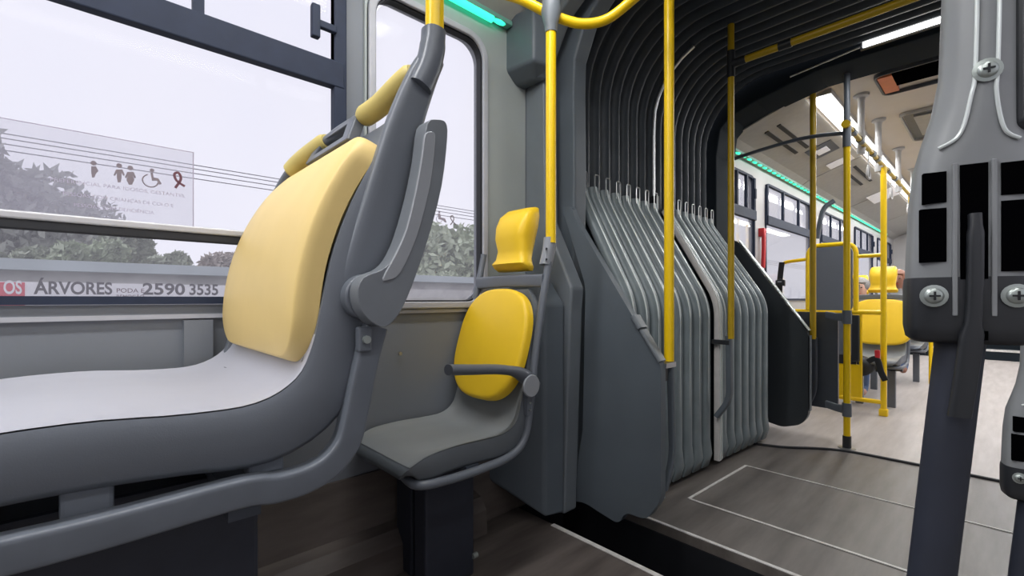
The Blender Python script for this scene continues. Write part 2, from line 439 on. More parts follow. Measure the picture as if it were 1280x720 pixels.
# wide dark stile on the right edge of the big window
MB().b2((XL-.01, .625, ZS+.02), (XL+.028, .668, ZT-.02)).build('stile', M['alu_dark'], w1, smooth=False, bevel=.004)
w2 = window(k, XL, *win_left_rear[3], 1, bar=False, lit=True); k += 1
for (a, b) in win_left_front:
    d = (b-a)
    w_ = window(k, XL, a, b, 1, mull=(a+d*.33, a+d*.67)); k += 1
    MB().b2((XL+.02, b-.09, 1.93), (XL+.045, b-.06, 2.02)).build('latch', M['alu_dark'], w_, smooth=False)
for (a, b) in wins_right_rear+wins_right_front:
    window(k, XR, a, b, -1, mull=((a+b)/2,)); k += 1

# guard rail across the big window
gr = empty('window_guard_rail', (XL+.05, .05, 1.185), 'slim aluminium safety rail across the large window behind the wide seat', 'rail')
MB().b2((XL+.035, -.9, 1.185), (XL+.06, .76, 1.204)).build('rail_face', M['alu'], gr, smooth=False, bevel=.004)
MB().b2((XL+.033, -.9, 1.162), (XL+.056, .76, 1.185)).build('rail_lower_lip', M['rubber'], gr, smooth=False, bevel=.003)
for y in (-.8, .70):
    MB().b2((XL, y-.02, 1.165), (XL+.04, y+.02, 1.20)).build('bracket', M['alu'], gr, smooth=False)

# ---- floor
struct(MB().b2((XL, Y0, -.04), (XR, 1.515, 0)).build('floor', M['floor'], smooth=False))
struct(MB().b2((XL, 1.515, -.40), (XR, 1.87, -.36)).build('floor_recess', M['black'], smooth=False))
arc = catmull([(-1.6, 3.26), (-1.25, 3.34), (-1.02, 3.42), (-.86, 3.55), (-.70, 3.64), (-.45, 3.655), (0, 3.655), (.3, 3.64), (.55, 3.42), (.9, 3.26)], 6)
arc = [(p[0], p[1]) for p in [(q.x, q.y) for q in [Vector((a[0], a[1], 0)) for a in arc]]]
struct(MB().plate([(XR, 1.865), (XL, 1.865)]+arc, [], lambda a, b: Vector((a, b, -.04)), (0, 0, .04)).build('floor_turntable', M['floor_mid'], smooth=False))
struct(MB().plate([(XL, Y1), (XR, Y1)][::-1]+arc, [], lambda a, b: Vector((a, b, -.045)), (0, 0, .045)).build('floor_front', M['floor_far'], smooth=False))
struct(MB().bar([Vector((a, b, .003)) for a, b in arc], (0, 0, 1), .02, .022).build('trim_2', M['rubber']))
def line(n, a, b, wd=.010, m=M['white_line']):
    a = Vector((*a, .001)); b = Vector((*b, .001)); d = (b-a).normalized(); s_ = Vector((-d.y, d.x, 0))*wd/2
    up = Vector((0, 0, .003))
    struct(MB().loft([[a-s_, a+s_, a+s_+up, a-s_+up], [b-s_, b+s_, b+s_+up, b-s_+up]]).build('trim_%d' % n, m, smooth=False))
line(3, (-1.36, 1.508), (XR, 1.508), .022)
line(4, (-1.20, 1.876), (XR, 1.876), .016)
line(5, (-1.07, 2.205), (XR, 2.205), .012)
line(6, (-1.05, 2.895), (XR, 2.895), .008)
line(7, (-1.072, 2.205), (-1.052, 2.895), .014)
# rear-half black bellows edge plate over the recess
struct(MB().b2((XL, 1.862, -.36), (XR, 1.870, -.042)).build('trim_8', M['rubber'], smooth=False))
struct(MB().b2((XL, 1.509, -.36), (XR, 1.515, -.041)).build('trim_13', M['rubber'], smooth=False))
struct(MB().b2((XL-.06, 1.50, -.40), (XL, 3.80, .02)).build('trim_14', M['rubber'], smooth=False))
struct(MB().b2((XR, 1.50, -.40), (XR+.06, 3.80, .02)).build('trim_15', M['rubber'], smooth=False))
# raised steps at the far front end
for i in range(4):
    struct(MB().b2((XL, 10.9+.32*i, 0.17*i), (XR, Y1, .17*(i+1))).build('floor_step_%d' % (i+1), M['portal_dark'], smooth=False))
    struct(MB().b2((XL, 10.885+.32*i, 0.17*(i+1)-.03), (XR, 10.93+.32*i, .17*(i+1)+.004)).build('trim_%d' % (9+i), M['white_line'], smooth=False))

# ---- ceiling
half = [(-1.62, 2.22), (-1.60, 2.27), (-1.50, 2.335), (-1.28, 2.415), (-1.02, 2.50), (-.82, 2.545), (-.6, 2.56)]
prof = half+[(2*XC-x, z) for x, z in half[::-1]]
def ceiling(name, ya, yb, m):
    out = [Vector((x, 0, z)) for x, z in prof]+[Vector((x, 0, z+.05)) for x, z in prof[::-1]]
    return struct(MB().loft([[p+Vector((0, y, 0)) for p in out] for y in (ya, yb)]).build(name, m, smooth=False))
ceiling('ceiling', Y0, REAR_END, M['ceil_near'])
ceiling('ceiling_front', FRONT_START+.05, Y1, M['ceil'])
# grey cove panels of the front half
for i, (a, b) in enumerate(((3.84, 5.9), (5.92, 8.0), (8.02, 10.2), (10.22, 12.5))):
    mb = MB(); q = [Vector((x+.01, 0, z-.012)) for x, z in half[1:5]]; q += [p+Vector((0, 0, .01)) for p in q[::-1]]
    mb.loft([[p+Vector((0, y, 0)) for p in q] for y in (a, b)])
    struct(mb.build('ceiling_cove_%d' % (i+1), M['cove'], smooth=False))

# ================================================================== PORTALS AND BELLOWS
def portal_section(y0, y1, inner, outer_x=-1.66, arch=None):
    """frame from floor up the left wall, over the ceiling and down the right wall"""
    lft = [(outer_x, 0.02)]
    pts = inner+[(2*XC-x, z) for x, z in inner[::-1]]
    outp = [(-1.66, inner[0][1]), (-1.66, 2.72), (2*XC+1.66, 2.72), (2*XC+1.66, inner[0][1])]
    loop = pts+outp[::-1]
    return loop
def portal(name, label_parts, parts, kindname):
    for i, (y0, y1, inner, m) in enumerate(parts):
        loop = portal_section(y0, y1, inner)
        mb = MB().plate(loop, [], lambda a, b, y=y0: Vector((a, y, b)), (0, y1-y0, 0))
        struct(mb.build(name if i == 0 else name+'_%d' % i, m, smooth=False, bevel=.012, seg=3))
top_in = [(-1.50, 2.28), (-1.42, 2.37), (-1.22, 2.43), (-.85, 2.51)]
near1 = [(-1.345, .03), (-1.31, .95), (-1.30, 1.05), (-1.46, 1.37), (-1.47, 2.05), (-1.47, 2.15), (-1.38, 2.3), (-1.15, 2.45), (-.85, 2.51)]
near2 = [(-1.40, .02), (-1.40, 1.3), (-1.395, 1.6), (-1.40, 2.0), (-1.395, 2.15), (-1.33, 2.3), (-1.15, 2.45), (-.85, 2.53)]
portal('wall_portal_rear', None, [(1.57, 1.66, near1, M['portal_mid']), (1.705, 1.80, near2, M['portal'])], '')
# lower corner block behind the small seat and upper duct block
blk = MB().loft([[Vector((-1.60, 1.33, z+.14*lo)), Vector((-1.36, 1.46, z)), Vector((-1.335, 1.565, z)), Vector((-1.60, 1.565, z))] for z, lo in ((.045, 1), (.98, 0))]+[[Vector((-1.60, 1.38, 1.08)), Vector((-1.43, 1.48, 1.08)), Vector((-1.41, 1.565, 1.08)), Vector((-1.60, 1.565, 1.08))]])
struct(blk.build('wall_corner_block', M['portal'], smooth=False, bevel=.015, seg=3))
blk = MB().loft([[Vector((-1.60, 1.50, 2.02)), Vector((-1.49, 1.52, 2.02)), Vector((-1.45, 1.565, 2.02)), Vector((-1.60, 1.565, 2.02))]]+[[Vector((-1.60, 1.44, z)), Vector((-1.43, 1.46, z)), Vector((-1.40, 1.565, z)), Vector((-1.60, 1.565, z))] for z in (2.07, 2.32)])
struct(blk.build('wall_upper_block', M['portal'], smooth=False, bevel=.012, seg=3))
far1 = [(-1.50, .02), (-1.50, .75), (-1.50, 1.45), (-1.50, 2.10), (-1.47, 2.30), (-1.40, 2.37), (-1.22, 2.43), (-.85, 2.51)]
portal('wall_portal_front', None, [(3.53, 3.87, far1, M['portal_dark'])], '')

# bulkhead panels standing across the side of the bus at both ends of the bellows
def shroud(label, y, th, pts, m):
    t = empty('bulkhead_panel', (-1.2, y, .03), label, 'panel')
    o = [(p.x, p.y) for p in fillet([Vector((a_, b_, 0)) for a_, b_ in pts], .035, 5)]
    MB().plate(o, [], lambda a_, b_: Vector((a_, y, b_)), (0, th, 0)).build('panel_body', m, t, smooth=False, bevel=.01, seg=3)
    return t
sh = shroud('slate grey moulded side panel at the near end of the bellows', 1.665, .038,
            [(-1.385, .05), (-1.31, .07), (-1.12, .035), (-1.09, .10), (-.99, .10), (-.925, .20), (-.925, .742), (-1.36, 1.375), (-1.385, 1.44), (-1.44, 1.44), (-1.30, 1.06), (-1.315, .40)], M['portal'])
def strip(a, b, w_, h_, m, nm, par):
    return MB().bar([a, (Vector(a)+Vector(b))/2, b], (0, 1, 0), w_, h_).build(nm, m, par)
strip((-.928, 1.68, .752), (-1.012, 1.68, .872), .048, .016, M['portal_mid'], 'edge_cap', sh)
strip((-1.016, 1.68, .880), (-1.05, 1.68, .93), .056, .022, M['portal_mid'], 'clamp_cap', sh)
sf = shroud('near-black moulded side panel at the far end of the bellows', 3.78, .05,
            [(-1.46, .12), (-1.12, .05), (-1.00, .09), (-.952, .16), (-.952, .755), (-1.44, 1.46), (-1.485, 1.48), (-1.485, .3)], M['portal_panel'])
strip((-.950, 3.805, .775), (-1.43, 3.805, 1.465), .05, .010, M['bead'], 'edge_cap', sf)
strip((-.944, 3.805, .20), (-.944, 3.805, .74), .045, .008, M['portal_mid'], 'edge_strip', sf)

# bellows
BY0, BY1, NF = 1.86, 3.50, 16
bel = empty('bellows', (-1.4, 2.68, 0.02), 'pleated grey and black folding bellows joining the two halves of the bus', 'bellows')
def xlow(y): return -1.225+(y-BY0)/(BY1-BY0)*.085
step = (BY1-BY0)/NF
# upper curtain: one dark pleated skin from the left wall over the roof and down the right
def arch(off):
    p = [(-1.60+off, 1.50), (-1.60+off, 2.02)]
    n = 9; r = .50-off
    cx, cz = -1.60+.50, 2.12
    p += [(cx-r*math.cos(PI/2*i/n), cz+r*math.sin(PI/2*i/n)) for i in range(n+1)]
    return p+[(2*XC-x, z) for x, z in p[::-1]]
secs = []
NU = 17
su = (BY1-BY0)/NU
for i in range(NU):
    y = BY0+su*i
    for fr_, off in ((0, .0), (.12, .0), (.22, .03), (.42, .055), (.62, .055), (.82, .03), (.92, .0)):
        secs.append([Vector((x, y+su*fr_, z)) for x, z in arch(off)])
secs.append([Vector((x, BY1, z)) for x, z in arch(0)])
MB().sheet(secs).build('roof_curtain', M['bellow_up'], bel, angle=80)
# lower folds, each its own hoop
for i in range(NF):
    if i == 8: continue
    y = BY0+step*(i+.5); x = xlow(y); hw = step*.40
    path = fillet([(x-.01, y, .07), (x, y, .14), (x, y, .98), (-1.515, y, 1.545), (-1.525, y, 1.60)], .09, 8)
    mb = MB(); mb.bar(path, (0, 1, 0), hw*2, .055, e=.36, n=14)
    fo = mb.build('fold', M['bellow_low'], bel, angle=80)
    q = [p+Vector((.0, 0, 0)) for p in path[1:]]
    # pale bead along the crest, its highlight put into the colour
    off = [Vector((.028, .006, .004)) for _ in q]
    q2 = []
    for j, p in enumerate(q):
        t = (q[min(j+1, len(q)-1)]-q[max(j-1, 0)]).normalized(); nrm = Vector((0, 1, 0)).cross(t); nrm = nrm if nrm.x > 0 else -nrm
        q2.append(p+nrm*.029+Vector((0, -.006, 0)))
    z_lo = [j for j, p in enumerate(q2) if p.z > .62]
    qq = [Vector((q2[0].x, q2[0].y, .16))]+[p for p in q2 if p.z > .3]
    MB().tube(qq, [.0016 if p.z < .9 else .0042 for p in qq], 8).build('edge_bead', M['bead'], fo)
    # U clip at the top of each fold
    c = Vector((-1.515, y, 1.60))
    u = fillet([c+Vector((.02, -.018, -.03)), c+Vector((.02, -.018, .07)), c+Vector((.02, .018, .07)), c+Vector((.02, .018, -.03))], .012, 4)
    MB().tube([u[0], u[1], u[2]] + u[3:], .004, 8).build('clip', M['steel'], fo)
    # scalloped skirt at the foot
    mb = MB(); mb.bar([(x+.004, y, .03), (x+.012, y, .10), (x+.002, y, .24)], (0, 1, 0), [step*.98, step*.9, step*.7], [.015, .05, .04], e=.4, n=12)
    mb.build('skirt', M['bellow_low'], fo, angle=80)
# dark backing behind the folds and between them
mb = MB()
secs = []
for y in (BY0, BY1):
    x = xlow(y)-.035
    secs.append([Vector((px_, y, pz)) for px_, pz in ((x, .05), (x, .96), (-1.55, 1.54), (-1.60, 1.56), (-1.64, 1.56), (-1.64, .05))])
mb.loft(secs).build('backing', M['portal_dark'], bel, smooth=False)
# right-hand wall of the bellows
mb = MB(); mb.sheet([[Vector((XR+(.0 if i % 2 else -.05), BY0+su*.5*i, z)) for z in (.03, .8, 1.52)] for i in range(NU*2+1)])
mb.build('side_curtain', M['bellow_low'], bel)
# middle hoop: aluminium frame
hp = empty('middle_hoop', (-1.2, 2.66, .02), 'pale aluminium hoop running up the middle of the bellows folds', 'frame')
ym = BY0+step*8.5; xm = xlow(ym)+.03
MB().bar(fillet([(xm, ym, .05), (xm, ym, .99), (-1.49, ym, 1.57)], .09, 8), (0, 1, 0), .045, .035, e=.2).build('lower_rail', M['hoop'], hp)
for dy in (-.012, .012):
    MB().bar(fillet([(xm+.019, ym+dy, .06), (xm+.019, ym+dy, .99), (-1.475, ym+dy, 1.585)], .09, 8), (0, 1, 0), .006, .006).build('groove_strip', M['bead'], hp)
r_ = .415; cx, cz = -1.10, 2.12
pa = [(-1.53, ym-.07, 1.62), (-1.53, ym-.07, 2.05)]+[(cx-.43*math.cos(PI/2*i/8), ym-.07, cz+.43*math.sin(PI/2*i/8)) for i in range(1, 7)]
MB().bar(pa, (0, 1, 0), .022, .02, e=.3).build('upper_rail', M['steel'], hp)
MB().b2((-1.56, ym-.085, 1.57), (-1.50, ym-.05, 1.66)).build('rail_joint', M['black_soft'], hp, smooth=False, bevel=.004)

# ================================================================== POLES
def pole(label, x, y, z0, z1, m=M['pole'], r=.02, name='grab_pole', group=None):
    t = empty(name, (x, y, max(z0, 0)), label, 'pole', group)
    MB().tube([(x, y, z0), (x, y, z1)], r, 24).build('tube', m, t)
    return t
# pole at the near end of the bellows
t = pole('bright yellow vertical pole rising from the near slate panel in front of the folds', -.938, 1.755, .745, 2.50)
MB().b2((-.955, 1.70, .722), (-.92, 1.78, .742)).build('lower_flange', M['steel'], t, smooth=False)
MB().bar(fillet([(-.938, 1.765, .73), (-.933, 1.775, .34), (-.945, 1.73, .22)], .12, 6), (0, 1, 0), .020, .026).build('lower_stay', M['portal'], t)
MB().b2((-.965, 1.706, .665), (-.935, 1.745, .725)).build('clamp', M['black_soft'], t, smooth=False, bevel=.004)
for z in (.20, .225): MB().disc((-.938, 1.71, z), (1, -.4, 0), .005, .012, 10).build('bolt', M['screw'], t)
# pole on the middle hoop
t = pole('ochre yellow vertical pole in front of the middle of the bellows', -1.055, 2.68, .775, 2.27, M['pole_old'], .0175)
MB().tube([(-1.055, 2.68, 2.40), (-1.055, 2.68, 2.56)], .0175, 20).build('upper_tube', M['pole_old'], t)
MB().tube([(-1.055, 2.68, 2.26), (-1.055, 2.68, 2.41)], .022, 20).build('joint_sleeve', M['black_soft'], t)
MB().bar(fillet([(-1.07, 2.69, .79), (-1.07, 2.70, .42), (-1.135, 2.68, .32)], .1, 6), (0, 1, 0), .045, .030).build('lower_stay', M['portal'], t)
MB().b2((-1.16, 2.665, .74), (-1.06, 2.70, .765)).build('clamp', M['black_soft'], t, smooth=False)
# cross rail over the aisle
t = empty('overhead_cross_rail', (-.35, 2.68, 2.33), 'ochre yellow rail crossing overhead below the bellows roof', 'rail')
MB().tube([(-.98, 2.68, 2.335), (-.80, 2.68, 2.335)], .019, 20).build('tube', M['pole_old'], t)
MB().tube([(-.76, 2.68, 2.335), (.30, 2.68, 2.335)], .019, 20).build('tube', M['pole_old'], t)
MB().tube([(-1.05, 2.68, 2.335), (-.975, 2.68, 2.335)], .023, 20).build('joint_sleeve', M['black_soft'], t)
MB().tube([(-.81, 2.68, 2.335), (-.75, 2.68, 2.335)], .023, 20).build('joint_sleeve', M['black_soft'], t)
t = pole('ochre yellow vertical pole on the right hand side of the bellows', .32, 2.68, .0, 2.60, M['pole_old'], .0175)
# pole on the far panel
t = pole('ochre yellow vertical pole rising from the near-black far panel', -.945, 3.87, .71, 2.50, M['pole_old'])
MB().bar(fillet([(-.940, 3.88, .72), (-.940, 3.88, .32), (-1.0, 3.87, .20)], .12, 6), (0, 1, 0), .035, .04).build('lower_stay', M['frame'], t)
# main aisle pole with two clamps and a foot
t = pole('tall yellow aisle pole standing on the curved floor seam with two grey clamps', -.715, 3.73, .07, 2.12, M['pole'])
MB().tube([(-.715, 3.73, 2.12), (-.715, 3.73, 2.56)], .018, 20).build('upper_tube', M['shell'], t)
MB().tube([(-.715, 3.73, 2.02), (-.715, 3.73, 2.20)], .024, 20).build('joint_sleeve', M['shell'], t)
MB().tube([(-.715, 3.73, .003), (-.715, 3.73, .085)], .025, 20).build('foot', M['black_soft'], t)
MB().disc((-.715, 3.73, .004), (0, 0, 1), .05, .007).build('foot_plate', M['steel'], t)
for z in (.88, .26):
    MB().tube([(-.715, 3.73, z-.045), (-.715, 3.73, z+.045)], .027, 20).build('clamp', M['frame_lit'], t)
    MB().bar([(-.72, 3.73, z), (-.78, 3.75, z), (-.84, 3.77, z+.01)], (0, 0, 1), [.06, .05, .05], .03).build('clamp_arm', M['frame_lit'], t)
# dark partition panel held by the aisle pole
dp = tag(MB().plate(rrect(.64, .70, .04, 5, -1.13, .555), [], lambda a, b: Vector((a, 3.95, b)), (0, .03, 0)).build('low_partition', M['frame'], smooth=False, bevel=.006),
         'plain slate grey low partition clamped to the tall aisle pole', 'partition')
dp.location = (0, 0, 0)
# curved overhead rail + pole of the single seat
t = empty('seat_grab_pole', (-1.18, 1.30, 1.2), 'yellow vertical pole above the small seat, joined to the curved overhead rail', 'pole')
MB().tube([(-1.18, 1.30, 1.215), (-1.18, 1.30, 2.045)], .02, 24).build('tube', M['pole'], t)
MB().loft([[Vector((-1.18+r*math.cos(a), 1.30+r*math.sin(a), z)) for a in [2*PI*k/20 for k in range(20)]] for r, z in ((.023, 2.02), (.026, 2.05), (.040, 2.10), (.034, 2.14), (.028, 2.16))]).build('tee_joint', M['portal_mid'], t)
cr = catmull([(-1.35, 1.17, 2.20), (-1.26, 1.22, 2.15), (-1.20, 1.285, 2.105), (-1.165, 1.34, 2.085), (-1.11, 1.40, 2.065), (-1.04, 1.46, 2.075), (-.95, 1.50, 2.125), (-.80, 1.53, 2.20), (-.45, 1.55, 2.28), (-.35, 1.55, 2.28)], 8)
tag(MB().tube(cr, .0185, 20).build('curved_grab_rail', M['pole']), 'curved yellow overhead rail sweeping from above the small seat towards the aisle', 'rail')

# ================================================================== WIDE SEAT (rear facing, beside the big window)
S = empty('wide_seat', (-1.21, .15, 0), 'extra wide priority seat with a pale yellow back pad beside the large window', 'seat')
XA, XW = -.895, -1.535
xc, hw = (XA+XW)/2, (XA-XW)/2
# stations: rim point (Y,z), tilt direction normal (towards the sitter), depth of side wall, dish depth
def seat_shell(stations, xc, hw, rim=.045):
    secs = []
    P = [Vector((0, s[0], s[1])) for s in stations]
    for i, s in enumerate(stations):
        t = (P[min(i+1, len(P)-1)]-P[max(i-1, 0)]).normalized()
        n = Vector((0, -t.z, t.y))            # towards the sitter / up
        th, dish, wk = s[2], s[3], s[4]
        h = hw*wk
        row = []
        # top surface left->right with raised rim
        prof_ = [(-1, -.012), (-.985, .0), (-.955, .0), (-.90, -.35*dish), (-.80, -.8*dish), (-.55, -dish), (0, -dish*1.05), (.55, -dish), (.80, -.8*dish), (.90, -.35*dish), (.955, .0), (.985, .0), (1, -.012)]
        for a, d in prof_: row.append(Vector((xc+a*h, 0, 0))+P[i]+n*d)
        for a, d in ((1.0, -th*.5), (.985, -th+.012), (.95, -th), (.4, -th), (-.4, -th), (-.95, -th), (-.985, -th+.012), (-1.0, -th*.5)):
            row.append(Vector((xc+a*h, 0, 0))+P[i]+n*d)
        secs.append(row)
    return secs
def dens(st, n=4):
    out = []
    pts = catmull([(s[0], s[1], s[2]) for s in st], n); ex = catmull([(s[3], s[4], 0) for s in st], n)
    return [(p.x, p.y, p.z, q.x, q.y) for p, q in zip(pts, ex)]
st1 = [(-.235, .74, .05, .002, .96), (-.225, .785, .09, .004, .985), (-.17, .815, .095, .008, 1), (-.02, .822, .10, .010, 1), (.12, .812, .10, .010, 1),
       (.22, .815, .115, .010, 1), (.285, .85, .12, .010, 1), (.315, .91, .115, .010, 1), (.335, 1.0, .115, .010, 1), (.358, 1.10, .12, .010, 1), (.395, 1.20, .115, .012, .99), (.445, 1.30, .095, .010, .97), (.485, 1.375, .06, .006, .92), (.50, 1.405, .035, .002, .86)]
MB().loft(seat_shell(dens(st1, 4), xc, hw)).build('seat_shell', M['shell'], S, angle=60)
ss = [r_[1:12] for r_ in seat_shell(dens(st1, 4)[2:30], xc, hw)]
MB().sheet([[p_+Vector((0, 0, .0025)) for p_ in r_] for r_ in ss]).build('seat_surface', M['seat_top'], S, angle=60)['label'] = 'light grey seat surface with the window light painted in'
# seam between the seat and the back
MB().tube(catmull([(XA-.08, .235, .808), (XA-.18, .262, .818), (xc, .272, .822), (XW+.15, .262, .822)], 8), .0016, 6).build('seam', M['frame'], S)
# yellow back pad
PA, PB = Vector((0, .330, .865)), Vector((0, .488, 1.350))
V = (PB-PA).normalized(); N = Vector((0, -V.z, V.y))
Oc = Vector((xc, 0, 0))+(PA+PB)/2
rim1 = catmull([(x_, y_, 0) for x_, y_ in rrect(.615, .51, .085, 10)], 1, closed=True); rim1 = [(p.x, p.y) for p in rim1]
# subdivide the straight edges so that the pad can follow the curved shell
rs_ = []
for i_ in range(len(rim1)):
    p_, q_ = Vector(rim1[i_]), Vector(rim1[(i_+1) % len(rim1)]); k_ = max(1, int((q_-p_).length/.03))
    rs_ += [tuple(p_.lerp(q_, j_/k_)) for j_ in range(k_)]
MB().cushion(Oc, (1, 0, 0), V, N, rs_, .058, edge=.07, fn=lambda a, b: .052*(1-(b/.255)**2)).build('back_pad', M['yellow_pale'], S, angle=50)
# steel side frame: rail under the seat curving up into the post
side = [(-.40, .672), (-.2, .668), (0, .664)]+[(p.y, p.z) for p in [at(x_, y_, X=XA+.01) for x_, y_ in ((300, 617), (345, 611), (385, 599), (415, 580), (435, 553), (444, 520), (452, 480), (461, 440), (470, 408))]]
side3 = [(XA+.0, y, z) for y, z in side]
MB().bar(catmull(side3, 5), (1, 0, 0), .038, .050, e=.13).build('side_frame', M['frame_lit'], S, angle=60)
# grey side wing behind the shell running up to the pole bracket
wing = [(.235, .735), (.315, .815), (.365, .915), (.40, 1.05), (.445, 1.22), (.49, 1.38), (.535, 1.50), (.565, 1.56)]
MB().bar(catmull([(XA-.008-.030*max(0, min(1, (1.10-z)/.28)), y+.022, z) for y, z in wing], 5), (1, 0, 0), .034, [(.012+.108*min(1, i/7)) if i < 9 else .12-.065*((i-9)/26) for i in range(36)], e=.22).build('side_wing', M['shell'], S, angle=60)
MB().bar([(XW+.02, y, z) for y, z in [(.30, .80), (.41, 1.15), (.47, 1.34)]], (1, 0, 0), .03, .06).build('side_wing', M['shell'], S)
# pole bracket
MB().bar(catmull([(XA+.0, .545, 1.475), (XA+.003, .565, 1.52), (XA+.004, .578, 1.57), (XA+.004, .582, 1.615)], 5), (1, 0, 0), .054, [.056]*12+[.052]*4, e=.4).build('pole_bracket', M['frame_lit'], S)
# top bow with two yellow grips
bow = [(XW+.005, .40, 1.24), (XW+.02, .435, 1.34), (XW+.06, .455, 1.39), (XW+.12, .475, 1.422), (XW+.24, .495, 1.445), (xc, .50, 1.452), (XA-.22, .505, 1.455), (XA-.14, .52, 1.47), (XA-.06, .535, 1.50), (XA-.01, .55, 1.52)]
bp = catmull(bow, 6)
MB().tube(bp, .015, 14).build('top_bow', M['frame_lit'], S)
MB().tube(bp[11:25], [.014]+[.026]*12+[.02], 16).build('yellow_grip', M['grip'], S)
MB().tube(bp[37:53], [.02]+[.026]*14+[.022], 16).build('yellow_grip', M['grip'], S)
# grey head frame between the grips with a slot
MB().plate([(-.145, 0), (.145, 0), (.12, .075), (-.12, .075)][::1], [[(-.095, .02), (.095, .02), (.08, .058), (-.08, .058)]], lambda a, b: Vector((xc+a, .455+b*.45, 1.385+b)), (0, .028, -.006)).build('head_frame', M['frame_lit'], S, smooth=False, bevel=.004)
# folded armrest
hub = at(466, 372, X=XA+.035)
outl_px = [(527, 158), (540, 153), (550, 157), (552, 175), (545, 235), (528, 300), (508, 358), (492, 392), (475, 408), (458, 402), (444, 385), (441, 362), (450, 346), (470, 338), (484, 325), (498, 295), (512, 245), (521, 200)]
oy = [at(px, py, X=XA+.04) for px, py in outl_px]
oo = catmull(oy, 3, closed=True)
MB().plate([(p.y, p.z) for p in oo], [], lambda a, b: Vector((XA+.018, a, b)), (.045, 0, 0)).build('folded_armrest', M['arm_rim'], S, smooth=True, bevel=.011, seg=4, angle=60)
inner = catmull([at(px, py, X=XA+.064) for px, py in [(531, 168), (541, 166), (543, 178), (536, 235), (520, 296), (500, 340), (486, 350), (478, 348), (494, 318), (508, 285), (520, 235), (527, 195)]], 3, closed=True)
MB().plate([(p.y, p.z) for p in inner], [], lambda a, b: Vector((XA+.060, a, b)), (.0075, 0, 0)).build('armrest_face', M['arm'], S, bevel=.003, seg=3, angle=60)
hb = at(458, 371, X=XA+.02)
MB().disc((XA+.012, hb.y, hb.z), (1, 0, 0), .046, .03, 28).build('armrest_hub', M['frame_lit'], S, bevel=.004)
pv = at(455, 424, X=XA+.02)
MB().box((XA+.018, pv.y, pv.z), (.02, .028, .05)).build('armrest_pivot', M['frame_lit'], S, smooth=False, bevel=.004)
MB().disc((XA+.03, pv.y, pv.z), (1, 0, 0), .008, .012, 12).build('bolt', M['screw'], S)
# mount blocks and pedestal
for y in (.0, .24):
    MB().b2((XA-.06, y-.03, .68), (XA-.02, y+.03, .735)).build('mounting_block', M['frame_lit'], S, smooth=False, bevel=.006)
    MB().disc((XA-.03, y, .735), (0, 0, 1), .009, .02, 12).build('bolt', M['screw'], S)
MB().bar([(XW+.02, -.2, .66), (XW+.02, .38, .66)], (1, 0, 0), .036, .05).build('side_frame', M['frame'], S)
for y in (-.15, .20): MB().b2((XW+.02, y-.025, .62), (XA, y+.025, .665)).build('cross_member', M['frame'], S, smooth=False)
MB().b2((-1.30, -.12, 0), (-1.08, .268, .645)).build('pedestal', M['pedestal'], S, smooth=False, bevel=.01)

# the yellow pole above the wide seat
t = pole('yellow pole rising from the top corner of the wide seat', XA+.004, .585, 1.61, 2.56, M['pole'], .021)

